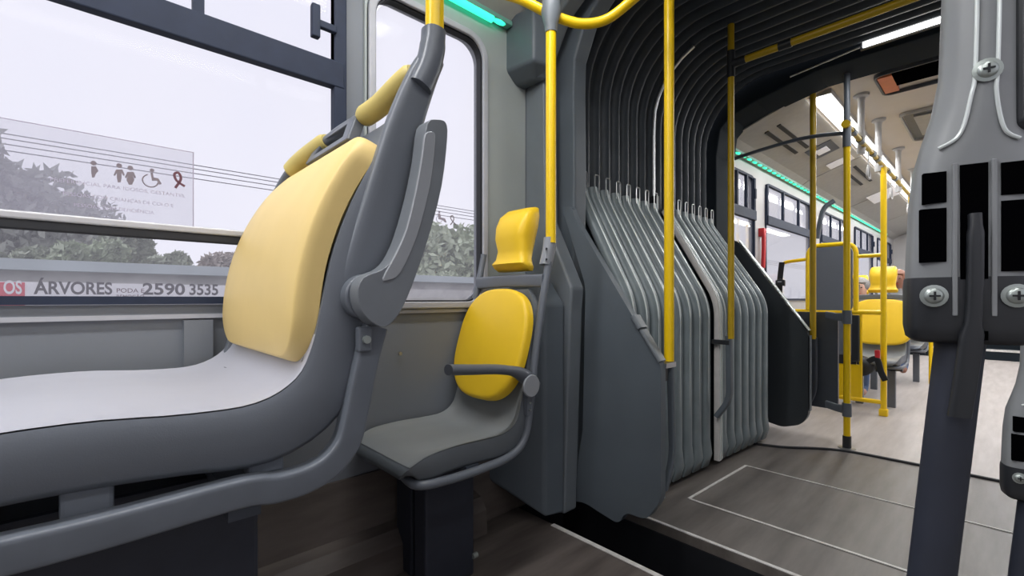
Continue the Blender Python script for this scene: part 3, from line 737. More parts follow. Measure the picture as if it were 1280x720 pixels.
# ================================================================== SMALL SEAT
def small_seat(loc, label, arm=True, legs=False, group=None, grip=True, cushion_e=2.7, padw=.40, padh=.445, hk=1.0):
    """origin: floor below the seat centre; the sitter faces -Y"""
    T = empty('single_seat', (0, 0, 0), label, 'seat', group)
    h = .20
    st = [(-.212, .455, .03, .001, .74), (-.214, .472, .045, .002, .82), (-.198, .495, .06, .004, .93), (-.14, .522, .075, .012, 1), (-.03, .53, .075, .020, 1), (.08, .527, .075, .020, 1), (.17, .53, .08, .018, 1), (.225, .56, .085, .018, 1),
          (.25, .62, .075, .016, .99), (.28, .74, .06, .014, .97), (.315, .87, .05, .01, .94), (.345, .98, .04, .008, .84), (.36, 1.04, .03, .004, .62)]
    MB().loft(seat_shell(dens(st, 4), 0, h)).build('seat_shell', M['shell_dark'] if not legs else M['shell'], T, angle=60)
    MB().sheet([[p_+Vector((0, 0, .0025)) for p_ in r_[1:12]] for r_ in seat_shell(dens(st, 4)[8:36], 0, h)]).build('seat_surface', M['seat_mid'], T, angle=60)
    V = (Vector((0, .345, 1.02))-Vector((0, .225, .625))).normalized(); N = Vector((0, -V.z, V.y))
    O = Vector((0, .281, .825))-N*.008
    MB().cushion(O, (1, 0, 0), V, N, superell(padw, padh, cushion_e, 64), .045, edge=.22).build('back_pad', M['yellow'], T, angle=60)
    # headrest: lower lip and padded block
    hs = []
    for (z, y, w_, d) in ((1.115, .385, .185, .05), (1.13, .375, .20, .075), (1.145, .365, .198, .085), (1.165, .375, .175, .075), (1.20, .385, .165, .085), (1.25, .385, .175, .11), (1.30, .395, .185, .115), (1.345, .41, .18, .10), (1.375, .43, .16, .06), (1.38, .44, .14, .03)):
        w_ *= hk
        hs.append([Vector((w_/2*math.copysign(abs(math.cos(a))**.45, math.cos(a)), y+.02+d/2*math.copysign(abs(math.sin(a))**.6, math.sin(a)), z)) for a in [2*PI*(k+.5)/28 for k in range(28)]])
    MB().loft(hs).build('headrest', M['yellow'], T, angle=50)
    # tube frame both sides
    for sx in (-1, 1):
        x = sx*(h+.005)
        pa = catmull([(x*.35, -.16, .437), (x*.85, -.17, .437), (x, -.09, .437), (x, .06, .437), (x, .19, .45), (x, .26, .50), (x, .288, .62), (x, .315, .80), (x, .355, 1.00), (x*.98, .39, 1.14), (x*.97, .40, 1.20)], 5)
        MB().tube(pa, .0145, 14).build('side_frame', M['shell'], T)
    MB().bar([(-h, .365, 1.07), (0, .375, 1.075), (h, .365, 1.07)], (0, 1, 0), .02, .05).build('cross_bar', M['shell'], T)
    if grip:
        MB().bar([(h-.008, .385, 1.13), (h-.003, .398, 1.19), (h-.0, .402, 1.235)], (1, 0, 0), .044, .05, e=.4).build('pole_bracket', M['arm'], T)
        for z in (1.15, 1.19): MB().disc((h+.004, .375, z), (1, -1, 0), .004, .04, 8).build('bolt', M['black_soft'], T)
    if arm:
        ar = catmull([(h+.02, .285, .675), (h+.02, .255, .715), (h+.02, .20, .745), (h+.02, .12, .762), (h+.02, .02, .772), (h+.02, -.085, .782)], 5)
        n_ = len(ar)
        MB().bar(ar, (1, 0, 0), [.046]*n_, [.078-.044*min(1, i/(n_*.45)) for i in range(n_)], e=.45).build('armrest', M['arm_dark'], T)
        MB().disc((h+.042, .255, .692), (1, 0, 0), .040, .01, 24).build('armrest_hub', M['arm'], T, bevel=.003)
        MB().b2((h, .26, .58), (h+.018, .285, .66)).build('armrest_pivot', M['frame_lit'], T, smooth=False)
        for z in (.60, .625): MB().disc((h+.02, .272, z), (1, 0, 0), .004, .006, 8).build('bolt', M['screw'], T)
    if not legs:
        MB().b2((-.0, -.075, 0), (.075, .13, .455)).build('pedestal', M['pedestal'], T, smooth=False, bevel=.008)
        MB().b2((-.17, -.05, 0), (-.06, .04, .455)).build('pedestal', M['pedestal'], T, smooth=False, bevel=.008)
        MB().disc((.078, .13, .07), (0, 1, 0), .01, .02, 10).build('bolt', M['screw'], T)
        MB().b2((-h, .0, .425), (h, .05, .455)).build('cross_member', M['frame'], T, smooth=False)
    else:
        for x in (-.12, .12):
            MB().b2((x-.03, -.02, 0), (x+.03, .03, .42)).build('leg', M['frame_lit'], T, smooth=False, bevel=.006)
        MB().b2((-h, -.02, .39), (h, .03, .42)).build('cross_member', M['frame'], T, smooth=False)
    T.location = loc
    return T
small_seat((-1.385, .90, 0), 'small single seat with bright yellow pad, headrest and lowered armrest by the narrow window')

# ================================================================== FRONT HALF SEATS
fs = small_seat((-.825, 5.45, -.05), 'bright yellow and grey seat facing rearward beyond the yellow partition', arm=False, legs=True, cushion_e=3.2, grip=False, padw=.50, padh=.46, hk=1.2)
for (x, y, lab) in ((-1.10, 6.40, 'seat against the far window wall that the grey-haired passenger sits on'),
                    (-.84, 7.35, 'aisle seat two rows beyond the yellow partition that the dark-haired passenger sits on'),
                    (-1.36, 7.35, 'empty window seat beside the dark-haired passenger')):
    c = copy_tree(fs); c.location = (x, y, -.05); c['label'] = lab
    if y < 6.5:
        for h_ in [q for q in c.children if q.name.startswith('headrest')]: bpy.data.objects.remove(h_)

# yellow partition with grey pad
PY = 5.0
pt = empty('yellow_partition', (-1.1, PY, 0), 'yellow tube partition with a grey padded board in the far half of the bus', 'partition')
def ptx(px): return at(px, 374, Y=PY).x
x0, x1, x2 = ptx(1010), ptx(1070), -.70
MB().tube([(x2, PY, .0), (x2, PY, 2.13)], .022, 20).build('post', M['pole'], pt)
MB().box((x2, PY, .03), (.06, .06, .06)).build('post_foot', M['pole'], pt, smooth=False, bevel=.006)
fr_ = fillet([(x0, PY, .90), (x0, PY, 1.50), (x1, PY, 1.50), (x1, PY, .90)], .10, 8)
MB().tube(fr_, .020, 14).build('frame_tube', M['pole'], pt)
MB().plate(rrect(x1-x0-.05, .60, .06, 6, (x0+x1)/2, 1.18), [], lambda a, b: Vector((a, PY-.015, b)), (0, .03, 0)).build('grey_pad', M['shell'], pt, smooth=False, bevel=.008)
MB().tube([(x1, PY, 1.38), (x2, PY, 1.38)], .017, 14).build('upper_rail', M['pole'], pt)
MB().tube([(-1.58, PY, .885), (x2, PY, .885)], .02, 14).build('middle_rail', M['pole'], pt)
MB().tube(fillet([(-1.50, PY, .90), (-1.50, PY, 1.36), (x0, PY, 1.38)], .08, 6), .016, 14).build('side_loop', M['pole'], pt)
xa, xb = ptx(1036), ptx(1076)
MB().b2((xa-.2, PY-.01, .13), (xb, PY+.01, .42)).build('yellow_board', M['pole'], pt, smooth=False)
MB().tube([(xa-.3, PY, .115), (x2, PY, .115)], .02, 14).build('lower_rail', M['pole'], pt)
MB().b2((xa-.12, PY-.012, .50), (xb-.06, PY+.012, .87)).build('grey_board', M['shell'], pt, smooth=False)
MB().b2((xa-.12, PY-.014, .42), (xb-.03, PY+.012, .50)).build('black_skirt', M['black_soft'], pt, smooth=False)
MB().b2((xb-.06, PY-.04, .45), (xb-.005, PY+.02, .86)).build('black_post', M['black_soft'], pt, smooth=False, bevel=.008)
MB().tube([(xb, PY, .12), (xb, PY, .885)], .012, 12).build('thin_post', M['pole'], pt)
# seat belt hanging on the partition
sb = empty('seat_belt', (-1.46, 4.96, .9), 'black seat belt strap hanging beside the far window in front of the partition', 'belt')
MB().bar(catmull([(-1.47, 4.955, 1.36), (-1.485, 4.95, 1.2), (-1.49, 4.95, 1.05), (-1.50, 4.95, .90)], 5), (1, 0, 0), .05, .012).build('webbing', M['black'], sb)
MB().bar([(-1.52, 4.945, 1.155), (-1.48, 4.945, 1.17), (-1.44, 4.945, 1.155)], (0, 0, 1), .06, .03).build('buckle', M['black_soft'], sb)
MB().b2((-1.50, 4.94, 1.165), (-1.465, 4.928, 1.175)).build('steel_tongue', M['steel'], sb, smooth=False)
bk = empty('belt_buckle', (-.74, 4.96, .50), 'black belt stub with red release button beside the partition post', 'belt')
MB().bar(catmull([(-.80, 4.95, .46), (-.74, 4.95, .49), (-.71, 4.95, .38), (-.68, 4.95, .31)], 5), (0, 1, 0), .03, .045).build('webbing', M['black'], bk)
MB().box((-.735, 4.95, .53), (.035, .03, .07)).build('red_button', M['red'], bk, smooth=False, bevel=.006)
MB().tube([(-.735, 4.95, .38), (-.735, 4.95, .50)], .013, 10).build('stalk', M['black'], bk)
bag = tag(MB().ball((-.93, 5.28, .38), .13, .09, .10).build('folded_footrest', M['black']), 'black rounded bundle hanging under the seat behind the yellow partition', 'bag')

# more poles
pole('yellow pole standing at the far aisle just beyond the far seat', -.70, 6.65, 1.0, 2.13)
pole('yellow pole standing on the floor near the blue-jeaned legs', -.585, 7.30, .0, 2.13)

# passengers
def person(loc, label, skin, hair, shirt, face=-1, hair_len=.0, lower=M['denim']):
    T = empty('person', (0, 0, 0), label, 'person')
    pts = {'pel': (0, .0, .50), 'sp': (0, .03, .68), 'ch': (0, .03, .86), 'nk': (0, .01, .99), 'hd0': (0, -.01, 1.06), 'hd1': (0, -.015, 1.13), 'hd2': (0, -.0, 1.19)}
    rad = {'pel': (.15, .11), 'sp': (.135, .10), 'ch': (.15, .10), 'nk': (.052, .052), 'hd0': (.066, .075), 'hd1': (.078, .092), 'hd2': (.062, .078)}
    eds = [('pel', 'sp'), ('sp', 'ch'), ('ch', 'nk'), ('nk', 'hd0'), ('hd0', 'hd1'), ('hd1', 'hd2')]
    for s_, n_ in ((-1, 'l'), (1, 'r')):
        for nm, p, r in (('sh', (s_*.17, .03, .90), .055), ('el', (s_*.22, -.02, .66), .042), ('wr', (s_*.13, -.22, .60), .028), ('hnd', (s_*.10, -.29, .59), .03),
                         ('hip', (s_*.09, -.02, .50), .085), ('kn', (s_*.11, -.42, .50), .062), ('an', (s_*.11, -.42, .10), .042), ('to', (s_*.11, -.56, .045), .038)):
            pts[nm+n_] = p; rad[nm+n_] = (r, r)
        eds += [('ch', 'sh'+n_), ('sh'+n_, 'el'+n_), ('el'+n_, 'wr'+n_), ('wr'+n_, 'hnd'+n_), ('pel', 'hip'+n_), ('hip'+n_, 'kn'+n_), ('kn'+n_, 'an'+n_), ('an'+n_, 'to'+n_)]
        for k in range(5):
            nm = 'f%d%s' % (k, n_); bx = s_*.10+(k-2)*.013
            b_ = (bx, -.335+(.035 if k in (0, 4) else 0)+.01*abs(k-2), .578); pts[nm] = b_; rad[nm] = (.009, .009)
            eds.append(('hnd'+n_, nm)); pts[nm+'t'] = (bx, b_[1]-.025, .56); rad[nm+'t'] = (.007, .007); eds.append((nm, nm+'t'))
    keys = list(pts); idx = {k_: i for i, k_ in enumerate(keys)}
    me = bpy.data.meshes.new('body'); me.from_pydata([pts[k_] for k_ in keys], [(idx[a], idx[b]) for a, b in eds], [])
    for m_ in (skin, shirt, lower): me.materials.append(m_)
    o = bpy.data.objects.new('body', me); COL.objects.link(o)
    sm = o.modifiers.new('skin', 'SKIN'); sm.use_smooth_shade = True
    for i, k_ in enumerate(keys):
        me.skin_vertices[0].data[i].radius = rad[k_]
    me.skin_vertices[0].data[0].use_root = True
    s2 = o.modifiers.new('s', 'SUBSURF'); s2.levels = 1; s2.render_levels = 2
    bpy.context.view_layer.update()
    me2 = bpy.data.meshes.new_from_object(o.evaluated_get(bpy.context.evaluated_depsgraph_get()))
    bpy.data.objects.remove(o)
    for p in me2.polygons:
        c = p.center
        p.material_index = 2 if (c.z < .56 and abs(c.x) < .22 and c.y > -.50) and not (c.z > .54 and c.y < -.2) else (1 if (c.z < .985 and c.y > -.19) else 0)
    b = bpy.data.objects.new('body', me2); COL.objects.link(b); b.parent = T
    mb = MB(); mb.ball((0, .012, 1.17), .088, .10, .088)
    v2 = [p for p in mb.v]
    for p in v2:
        if p.y < -.05 and p.z < 1.17: p.y = -.05
    mb.build('hair', hair, T)
    mb = MB(); mb.tube([(0, -.098, 1.145), (0, -.118, 1.10), (0, -.10, 1.095)], [.008, .016, .01], 10).build('nose', skin, T)
    for s_ in (-1, 1):
        MB().ball((s_*.030, -.092, 1.138), .010, .008, .006, 10, 6).build('eye', M['black'], T)
        MB().ball((s_*.084, .0, 1.115), .010, .018, .028, 10, 6).build('ear', skin, T)
        MB().b2((s_*.030-.016, -.098, 1.153), (s_*.030+.016, -.090, 1.159)).build('eyebrow', hair, T, smooth=False)
    MB().b2((-.022, -.092, 1.066), (.022, -.084, 1.072)).build('mouth', M['red'], T, smooth=False)
    T.location = loc; return T
person((-1.09, 6.30, -.01), 'grey-haired person in a grey shirt seated by the far window, facing the camera', M['skin'], M['hair_grey'], M['cloth'])
person((-.90, 7.42, .12), 'dark-skinned person in jeans seated at the aisle behind the far yellow headrest', M['skin_dark'], M['skin_dark'], M['cloth'])

# ================================================================== LAMPS, RAILS, HATCHES
def lamp(y0, y1, x, label, group=None):
    t = empty('ceiling_lamp', (x, (y0+y1)/2, 2.49), label, 'ceiling light', group)
    MB().b2((x-.07, y0, 2.495), (x+.07, y1, 2.53)).build('housing', M['alu'], t, smooth=False)
    MB().b2((x-.055, y0+.02, 2.475), (x+.055, y1-.02, 2.496)).build('diffuser', M['led'], t, smooth=False, bevel=.006)
    return t
lamp(3.95, 12.0, -.92, 'long bright white strip light on the left of the front ceiling')
lamp(3.95, 12.0, .22, 'long bright white strip light on the right of the front ceiling')
lamp(-3.2, 1.3, -.92, 'unseen white strip light added on the left of the rear ceiling, above the wide seat')  # unseen rear strips added to brighten the interior
lamp(-3.2, 1.3, .22, 'unseen white strip light added on the right of the rear ceiling')
t = empty('portal_light_strip', (-.18, 3.49, 2.54), 'short bright white light strip across the dark beam above the aisle', 'light')
MB().b2((-.60, 3.475, 2.53), (.25, 3.50, 2.575)).build('housing', M['black_soft'], t, smooth=False)
MB().b2((-.585, 3.462, 2.537), (.24, 3.475, 2.566)).build('diffuser', M['led'], t, smooth=False)
MB().tube([(-.98, 3.47, 2.50), (-.60, 3.47, 2.545)], .006, 8).build('conduit', M['steel'], t)
# green led rows
def green(y0, y1, label):
    t = empty('green_led_strip', (-1.545, (y0+y1)/2, 2.28), label, 'light strip')
    R_ = Matrix.Rotation(math.radians(33), 3, 'Y')
    MB().b2((-1.585, y0, 2.262), (-1.545, y1, 2.285)).build('housing', M['green_off'], t, smooth=False, bevel=.004)
    n = max(1, int((y1-y0)/.13)); n = min(n, 60)
    for i in range(n):
        y = y0+(y1-y0)*(i+.5)/n
        MB().ball((-1.562, y, 2.262), .016, .038, .010, 10, 6).build('led', M['green'], t)
    return t
g_ = green(.75, 1.44, 'green lit strip above the narrow window in the near half')
MB().tube([(-1.562, .76, 2.258), (-1.562, 1.33, 2.258)], .017, 12).build('lit_diffuser', M['green'], g_)
green(3.92, 11.5, 'long row of green lights above the windows in the far half')

# front hand rail with hangers
t = empty('overhead_hand_rail', (-.715, 6.5, 2.16), 'yellow handrail with white brackets running along the front ceiling', 'rail')
MB().tube([(-.715, 3.72, 2.165), (-.715, 12.0, 2.165)], .018, 14).build('tube', M['pole_old'], t)
for y in (4.3, 5.0, 6.1, 7.2, 8.3, 9.4):
    MB().lathe((-.735, y, 2.10), [(.026, 0), (.028, .05), (.022, .09), (.024, .12), (.030, .14), (.022, .17), (.022, .40), (.028, .425), (.05, .435), (.052, .455)], n=16).build('hanger', M['wfar'], t)
for y in (3.9, 4.15, 4.6, 4.8, 5.3, 5.7):
    MB().tube([(-.715, y-.04, 2.165), (-.715, y+.04, 2.165)], .024, 14).build('sleeve', M['frame_lit'], t)
MB().disc((-.715, 3.70, 2.165), (0, 1, 0), .026, .03, 20).build('end_cap', M['pole_old'], t)
t = tag(MB().tube(catmull([(-1.60, 3.88, 2.13), (-1.45, 3.86, 2.15), (-1.1, 3.82, 2.17), (-.9, 3.78, 2.155), (-.735, 3.74, 2.12)], 8), .014, 12).build('curved_stay', M['frame_lit']), 'slim dark stay curving from the wall to the top of the tall aisle pole', 'rail')
# hanging straps
for i, (y, z) in enumerate(((4.45, 2.0), (5.5, 2.0), (6.6, 2.0))):
    s_ = empty('hand_strap', (-.715, y, z), ['white hand strap nearest on the front handrail', 'middle white hand strap on the front handrail', 'farthest white hand strap on the front handrail'][i], 'strap', 'hand straps on the front handrail')
    MB().bar([(-.715, y, 2.175), (-.715, y, 2.04)], (0, 1, 0), .03, .006).build('strap', M['wfar'], s_)
    MB().tube(catmull([(-.715, y-.05, 1.95), (-.715, y+.05, 1.95), (-.715, y, 2.04)], 8, closed=True), .008, 10, closed=True).build('ring', M['wfar'], s_)
# hatches
def hatch(x0, x1, y0, y1, label, mode):
    t = empty('roof_hatch', ((x0+x1)/2, (y0+y1)/2, 2.53), label, 'hatch')
    cx_, cy_ = (x0+x1)/2, (y0+y1)/2
    MB().plate(rrect(x1-x0, y1-y0, .06, 6, cx_, cy_), [rrect(x1-x0-.03, y1-y0-.03, .05, 6, cx_, cy_)], lambda a, b: Vector((a, b, 2.53)), (0, 0, .028)).build('frame', M['frame'] if mode else M['cove'], t, smooth=False, bevel=.004)
    if mode:
        MB().b2((x0+.10, y0+.03, 2.530), (x1-.04, y0+.27, 2.553)).build('black_display', M['void'], t, smooth=False)
        MB().b2((x0+.02, y0+.05, 2.530), (x0+.10, y1-.06, 2.553)).build('orange_end', M['orange'], t, smooth=False)  # orange glow at this end put in as plain colour
        MB().b2((x0+.34, y0+.08, 2.526), (x0+.50, y0+.20, 2.532)).build('grey_label', M['cove'], t, smooth=False)
    else:
        MB().b2((x0+.02, y0+.02, 2.55), (x1-.02, y1-.02, 2.556)).build('recess', M['frame'], t, smooth=False)
        MB().b2((x0+.08, y0+.14, 2.538), (x1-.08, y1-.16, 2.555)).build('lid', M['cove'], t, smooth=False, bevel=.004)
    return t
hatch(-.62, .10, 3.98, 4.42, 'ceiling panel with black display and orange end nearest the bellows', True)
hatch(-.60, .10, 4.98, 5.9, 'grey recessed roof hatch behind the black display panel', False)
hatch(-.60, .10, 7.0, 8.0, 'second grey roof hatch further along the front ceiling', False)
# cove vents and posters
for i, (x, y, ln, m, lab) in enumerate(((-1.33, 4.5, .8, 'black', 'dark slotted air vent in the grey cove nearest the bellows'), (-1.20, 6.6, .9, 'black', 'dark slotted air vent in the grey cove above the yellow partition'))):
    v = empty('air_vent', (x, y, 2.38), lab, 'vent')
    for j in range(2):
        xx = x+j*.09; zz = 2.335+(xx+1.50)*(.165/.48)-.016
        MB().box((xx, y, zz), (.03, ln, .008), Matrix.Rotation(-math.radians(19), 3, 'Y')).build('slot', M['black'], v, smooth=False)
def poster(x, y, w_, l_, m, lab, inkm=None):
    zz = 2.335+(x+1.50)*(.165/.48)-.020
    o = MB().box((x, y, zz), (w_, l_, .004), Matrix.Rotation(-math.radians(19), 3, 'Y')).build('notice', m, None, smooth=False)
    tag(o, lab, 'notice'); return o
poster(-1.18, 5.15, .22, .34, M['frame'], 'dark square notice with white blocks on the grey cove')
pp = tag(MB().box((-1.18, 5.15, 2.335+.32*.34-.026), (.10, .16, .004), Matrix.Rotation(-math.radians(19), 3, 'Y')).build('notice', M['sign_white'], None, smooth=False), 'small white card in the middle of the dark square notice', 'notice')
poster(-1.16, 5.75, .22, .20, M['sign_white'], 'small white notice on the grey cove next to the dark square one')
poster(-1.14, 8.1, .30, .60, M['sign_white'], 'large white notice on the grey cove furthest away')
# red emergency handle, wall bracket
t = empty('emergency_handle', (-1.58, 4.74, 1.2), 'red emergency handle on the white pillar between the far windows', 'handle')
MB().bar([(-1.565, 4.73, 1.30), (-1.56, 4.735, 1.50), (-1.562, 4.74, 1.64)], (0, 1, 0), .05, .03).build('grip', M['red'], t)
MB().b2((-1.60, 4.71, 1.60), (-1.55, 4.77, 1.68)).build('mount', M['red'], t, smooth=False, bevel=.005)
t = tag(MB().bar(catmull([(-1.57, 6.62, 1.75), (-1.54, 6.62, 1.95), (-1.50, 6.64, 2.12), (-1.40, 6.66, 2.20)], 5), (0, 1, 0), .06, .05).build('window_bracket', M['frame']), 'dark curved bracket on the second pillar of the far window wall', 'bracket')
# screw on the wall under the narrow window
tag(MB().disc((XL+.014, .885, .79), (1, 0, 0), .007, .006, 12).build('wall_screw', M['steel']), 'tiny bright screw head in the grey wall beside the small seat', 'screw')

# ================================================================== FOREGROUND STANCHION (right)
def stanchion(loc, scale, label, full=True):
    """origin on the floor; local x across, z up; faces -Y, built around the moulded coupling at eye height"""
    T = empty('moulded_stanchion', (0, 0, 0), label, 'pole')
    # body: loft of rounded sections (z, cx, half width, half depth)
    st = [(.962, .000, .036, .020), (.968, .0, .0405, .024), (.985, .0, .0425, .026), (1.04, .001, .0425, .026), (1.09, .002, .0415, .026), (1.125, .003, .039, .025), (1.15, .005, .0355, .024), (1.175, .008, .0315, .0235), (1.21, .010, .0280, .0235), (1.34, .012, .0260, .023), (1.60, .015, .0255, .022), (2.2, .022, .025, .022)]
    secs = []
    for z, cx_, hx, hy in st:
        q = []; ex_ = .55 if z < 1.13 else .85
        for k in range(48):
            a = 2*PI*(k+.5)/48; c_, s_ = math.cos(a), math.sin(a)
            x = hx*math.copysign(abs(c_)**ex_, c_); y = hy*math.copysign(abs(s_)**ex_, s_)
            if s_ < 0 and z > 1.13: y -= .004*max(0, 1-abs(x)/(hx*.45))
            q.append(Vector((cx_+x, y, z)))
        secs.append(q)
    body = MB().loft(secs).build('moulded_housing', M['arm_mould'], T, angle=60)
    # two fine ridges
    for sx in (-1, 1):
        MB().tube(catmull([(sx*.026+.003, -.0235, 1.138), (sx*.014+.005, -.0255, 1.148), (sx*.008+.006, -.0268, 1.18), (sx*.007+.008, -.0268, 1.21), (sx*.007+.010, -.0262, 1.34), (sx*.007+.013, -.0252, 1.6)], 6), .0016, 8).build('ridge', M['bead'], T)
    for (x0_, x1_, z0_, z1_) in ((-.034, -.018, 1.088, 1.116), (-.036, -.018, 1.034, 1.083), (.017, .033, 1.090, 1.118), (.017, .034, 1.024, 1.085), (-.009, .009, .964, 1.120)):
        MB().b2((x0_, -.0266, z0_), (x1_, -.020, z1_)).build('vent_shade', M['void'], T, smooth=False)  # flush black plates stand in for the shade inside the vents
    for x in (-.0125, .0125):
        MB().b2((x-.0018, -.0285, .985), (x+.0018, -.022, 1.122)).build('vent_rib', M['arm_mould'], T, smooth=False, bevel=.0008)
    for x, z, r in ((-.027, 1.003, .0065), (.026, 1.003, .0065), (.008, 1.20, .0065)):
        sc = MB().lathe((x, -.0268, z), [(r*1.5, 0), (r*1.55, .002), (r*1.1, .0025), (r, .004), (r*.7, .005), (.0002, .0052)], (0, -1, 0), 20).build('screw', M['screw'], T)
        MB().b2((x-r*.6, -.0332, z-.0008), (x+r*.6, -.0325, z+.0008)).build('cross_slot', M['black'], sc, smooth=False)
        MB().b2((x-.0008, -.0332, z-r*.6), (x+.0008, -.0325, z+r*.6)).build('cross_slot', M['black'], sc, smooth=False)
    # black lever in the middle channel
    MB().bar(catmull([(.000, -.028, 1.075), (.0, -.030, 1.05), (-.001, -.030, .99), (-.005, -.029, .94), (-.010, -.028, .895)], 5), (1, 0, 0), [.009]*4+[.011]*8+[.016]*9, [.010]*21, e=.3).build('lever', M['black_soft'], T)
    MB().loft([[Vector((.0+hx_*math.copysign(abs(math.cos(2*PI*(k+.5)/40))**.5, math.cos(2*PI*(k+.5)/40)), (hx_*.622)*math.copysign(abs(math.sin(2*PI*(k+.5)/40))**.5, math.sin(2*PI*(k+.5)/40)), z_)) for k in range(40)] for z_, hx_ in ((.960, .037), (.964, .0415), (.975, .0433), (1.012, .0434), (1.020, .0426))]).build('lower_shade_sleeve', M['black_soft'], T, angle=60)  # dark sleeve stands in for the unlit lower end of the housing
    # lower tube leaning slightly
    MB().tube([(-.003, -.0, .965), (-.0335, .0, .62), (-.088, .0, .0)], [.0175, .0175, .0175], 28).build('lower_tube', M['pedestal'], T)
    MB().b2((.026, -.024, 1.145), (.060, .035, 2.2)).build('side_shade', M['black_soft'], T, smooth=False, bevel=.010, seg=6)  # dark strip added as the unlit right side of the housing
    MB().disc((-.088, 0, .006), (0, 0, 1), .05, .012).build('foot_flange', M['frame'], T)
    T.location = loc; T.scale = (scale, scale, 1)
    return T
M['arm_mould'] = mat('satin_silver_grey_plastic', (.23, .24, .25), .36, var=.05, scale=15)
base = at(1208, 374, Y=.60)
T1 = stanchion((base.x-.001, .60, 0), 1.0, 'silver grey moulded stanchion with vents and screws close on the right')
T1.rotation_euler = (0, 0, math.radians(15))
T1['label'] = 'thick silver and black stanchion with vent slots, closest to the camera on the right'
b2_ = at(1248, 374, Y=1.30)
T2 = copy_tree(T1); T2.location = (b2_.x+.046, 1.30, -.335); T2.scale = (1, 1, 1)
T2['label'] = 'second vented grey stanchion half cut off by the right edge, behind the closest one'

# ================================================================== STICKERS
def icon_disc(mb, y, z, r, x): mb.disc((x, y, z), (1, 0, 0), r, .001, 20)
def poly(mb, pts, x): mb.plate(pts, [], lambda a, b: Vector((x, a, b)), (.001, 0, 0))
stk = empty('priority_sticker', (XL+.006, .08, 1.2), 'translucent sticker with priority pictograms on the large window', 'sticker')
GX = XL-.004
MB().b2((GX-.0015, -.16, 1.195), (GX, .226, 1.427)).build('film', M['decal'], stk, smooth=False)
MB().b2((GX, .224, 1.20), (GX+.001, .2265, 1.427)).build('border', M['ink_faint'], stk, smooth=False)
MB().b2((GX, -.16, 1.4255), (GX+.001, .2265, 1.4275)).build('border', M['ink_faint'], stk, smooth=False)
def P(px, py, X=GX): v = at(px, py, X=X); return (v.y, v.z)
sx = GX+.0005
def pp_(l): return [P(*q) for q in l]
# pregnant figure
mb = MB(); y, z = P(117, 204); icon_disc(mb, y, z, .006, sx)
poly(mb, pp_([(114, 208), (120, 208), (123, 214), (120, 217), (118, 222), (115, 222), (114, 216)]), sx); mb.build('pregnant_pictogram', M['ink'], stk, smooth=False)
for (cx_, nm, skirt) in ((149, 'elderly_man_pictogram', 0), (163, 'elderly_woman_pictogram', 1)):
    mb = MB(); oy = 0 if not skirt else 3
    y, z = P(cx_, 207+oy); icon_disc(mb, y, z, .006, sx)
    poly(mb, pp_([(cx_-4, 212+oy), (cx_+4, 212+oy), (cx_+7, 219+oy), (cx_+5, 220+oy), (cx_+3, 216+oy), (cx_+(5 if skirt else 3), 222+oy), (cx_+2, 228+oy), (cx_-2, 228+oy), (cx_-(5 if skirt else 3), 222+oy), (cx_-3, 216+oy), (cx_-5, 220+oy), (cx_-7, 219+oy)]), sx)
    mb.build(nm, M['ink'], stk, smooth=False)
mb = MB(); y, z = P(190, 213); icon_disc(mb, y, z, .005, sx)
poly(mb, pp_([(188, 216), (191, 216), (192, 222), (198, 223), (202, 230), (199, 231), (196, 226), (190, 226)]), sx)
yc, zc = P(188, 226); mb.tube([(sx, yc+.017*math.cos(a), zc+.017*math.sin(a)) for a in [math.radians(110+240*k/20) for k in range(21)]], .0016, 6); mb.build('wheelchair_pictogram', M['ink'], stk, smooth=False)
mb = MB(); rb = catmull([(sx, *P(219, 235)), (sx, *P(226, 224)), (sx, *P(223, 216)), (sx, *P(218, 218)), (sx, *P(221, 226)), (sx, *P(231, 233))], 6)
mb.bar(rb, (1, 0, 0), .001, .0065); mb.build('ribbon_pictogram', M['ink_red'], stk, smooth=False)
for s_, ax, bx, yy in (('PREFERENCIAL PARA IDOSOS, GESTANTES,', 62, 231, 247), ('PESSOAS COM CRIANÇAS DE COLO E', 78, 216, 259), ('PESSOAS COM DEFICIÊNCIA', 92, 192, 268)):
    ya_, yb_ = at(ax, 374, X=GX).y, at(bx, 374, X=GX).y; zz = at(bx, yy, X=GX).z
    text_mesh(s_, .013, lambda a, b, zz=zz, ya_=ya_: Vector((sx+.0012, ya_+a, zz+b)), M['ink_faint'], 'lettering', stk, width=yb_-ya_)
# faint sticker on the narrow window
s2 = empty('faint_sticker', (XL, 1.1, 1.3), 'faint small sticker with wheelchair and ribbon signs on the narrow window', 'sticker')
y, z = P(549, 265)
mb = MB(); icon_disc(mb, y, z, .005, sx); poly(mb, pp_([(547, 267), (550, 267), (551, 272), (556, 273), (558, 278), (556, 278), (553, 275), (548, 274)]), sx)
yc, zc = P(549, 274); mb.tube([(sx, yc+.014*math.cos(a), zc+.014*math.sin(a)) for a in [math.radians(110+240*k/20) for k in range(21)]], .0013, 6); mb.build('wheelchair_pictogram', M['ink_faint'], s2, smooth=False)
rb = catmull([(sx, *P(563, 281)), (sx, *P(567, 275)), (sx, *P(566, 270)), (sx, *P(563, 271)), (sx, *P(565, 276)), (sx, *P(570, 281))], 6)
MB().bar(rb, (1, 0, 0), .001, .0045).build('ribbon_pictogram', M['ink'], s2, smooth=False)

# ================================================================== OUTSIDE
GZ = -.95
struct(MB().b2((-120, -80, GZ-.2), (60, 160, GZ)).build('ground', M['ground'], smooth=False))
WX = -9.0
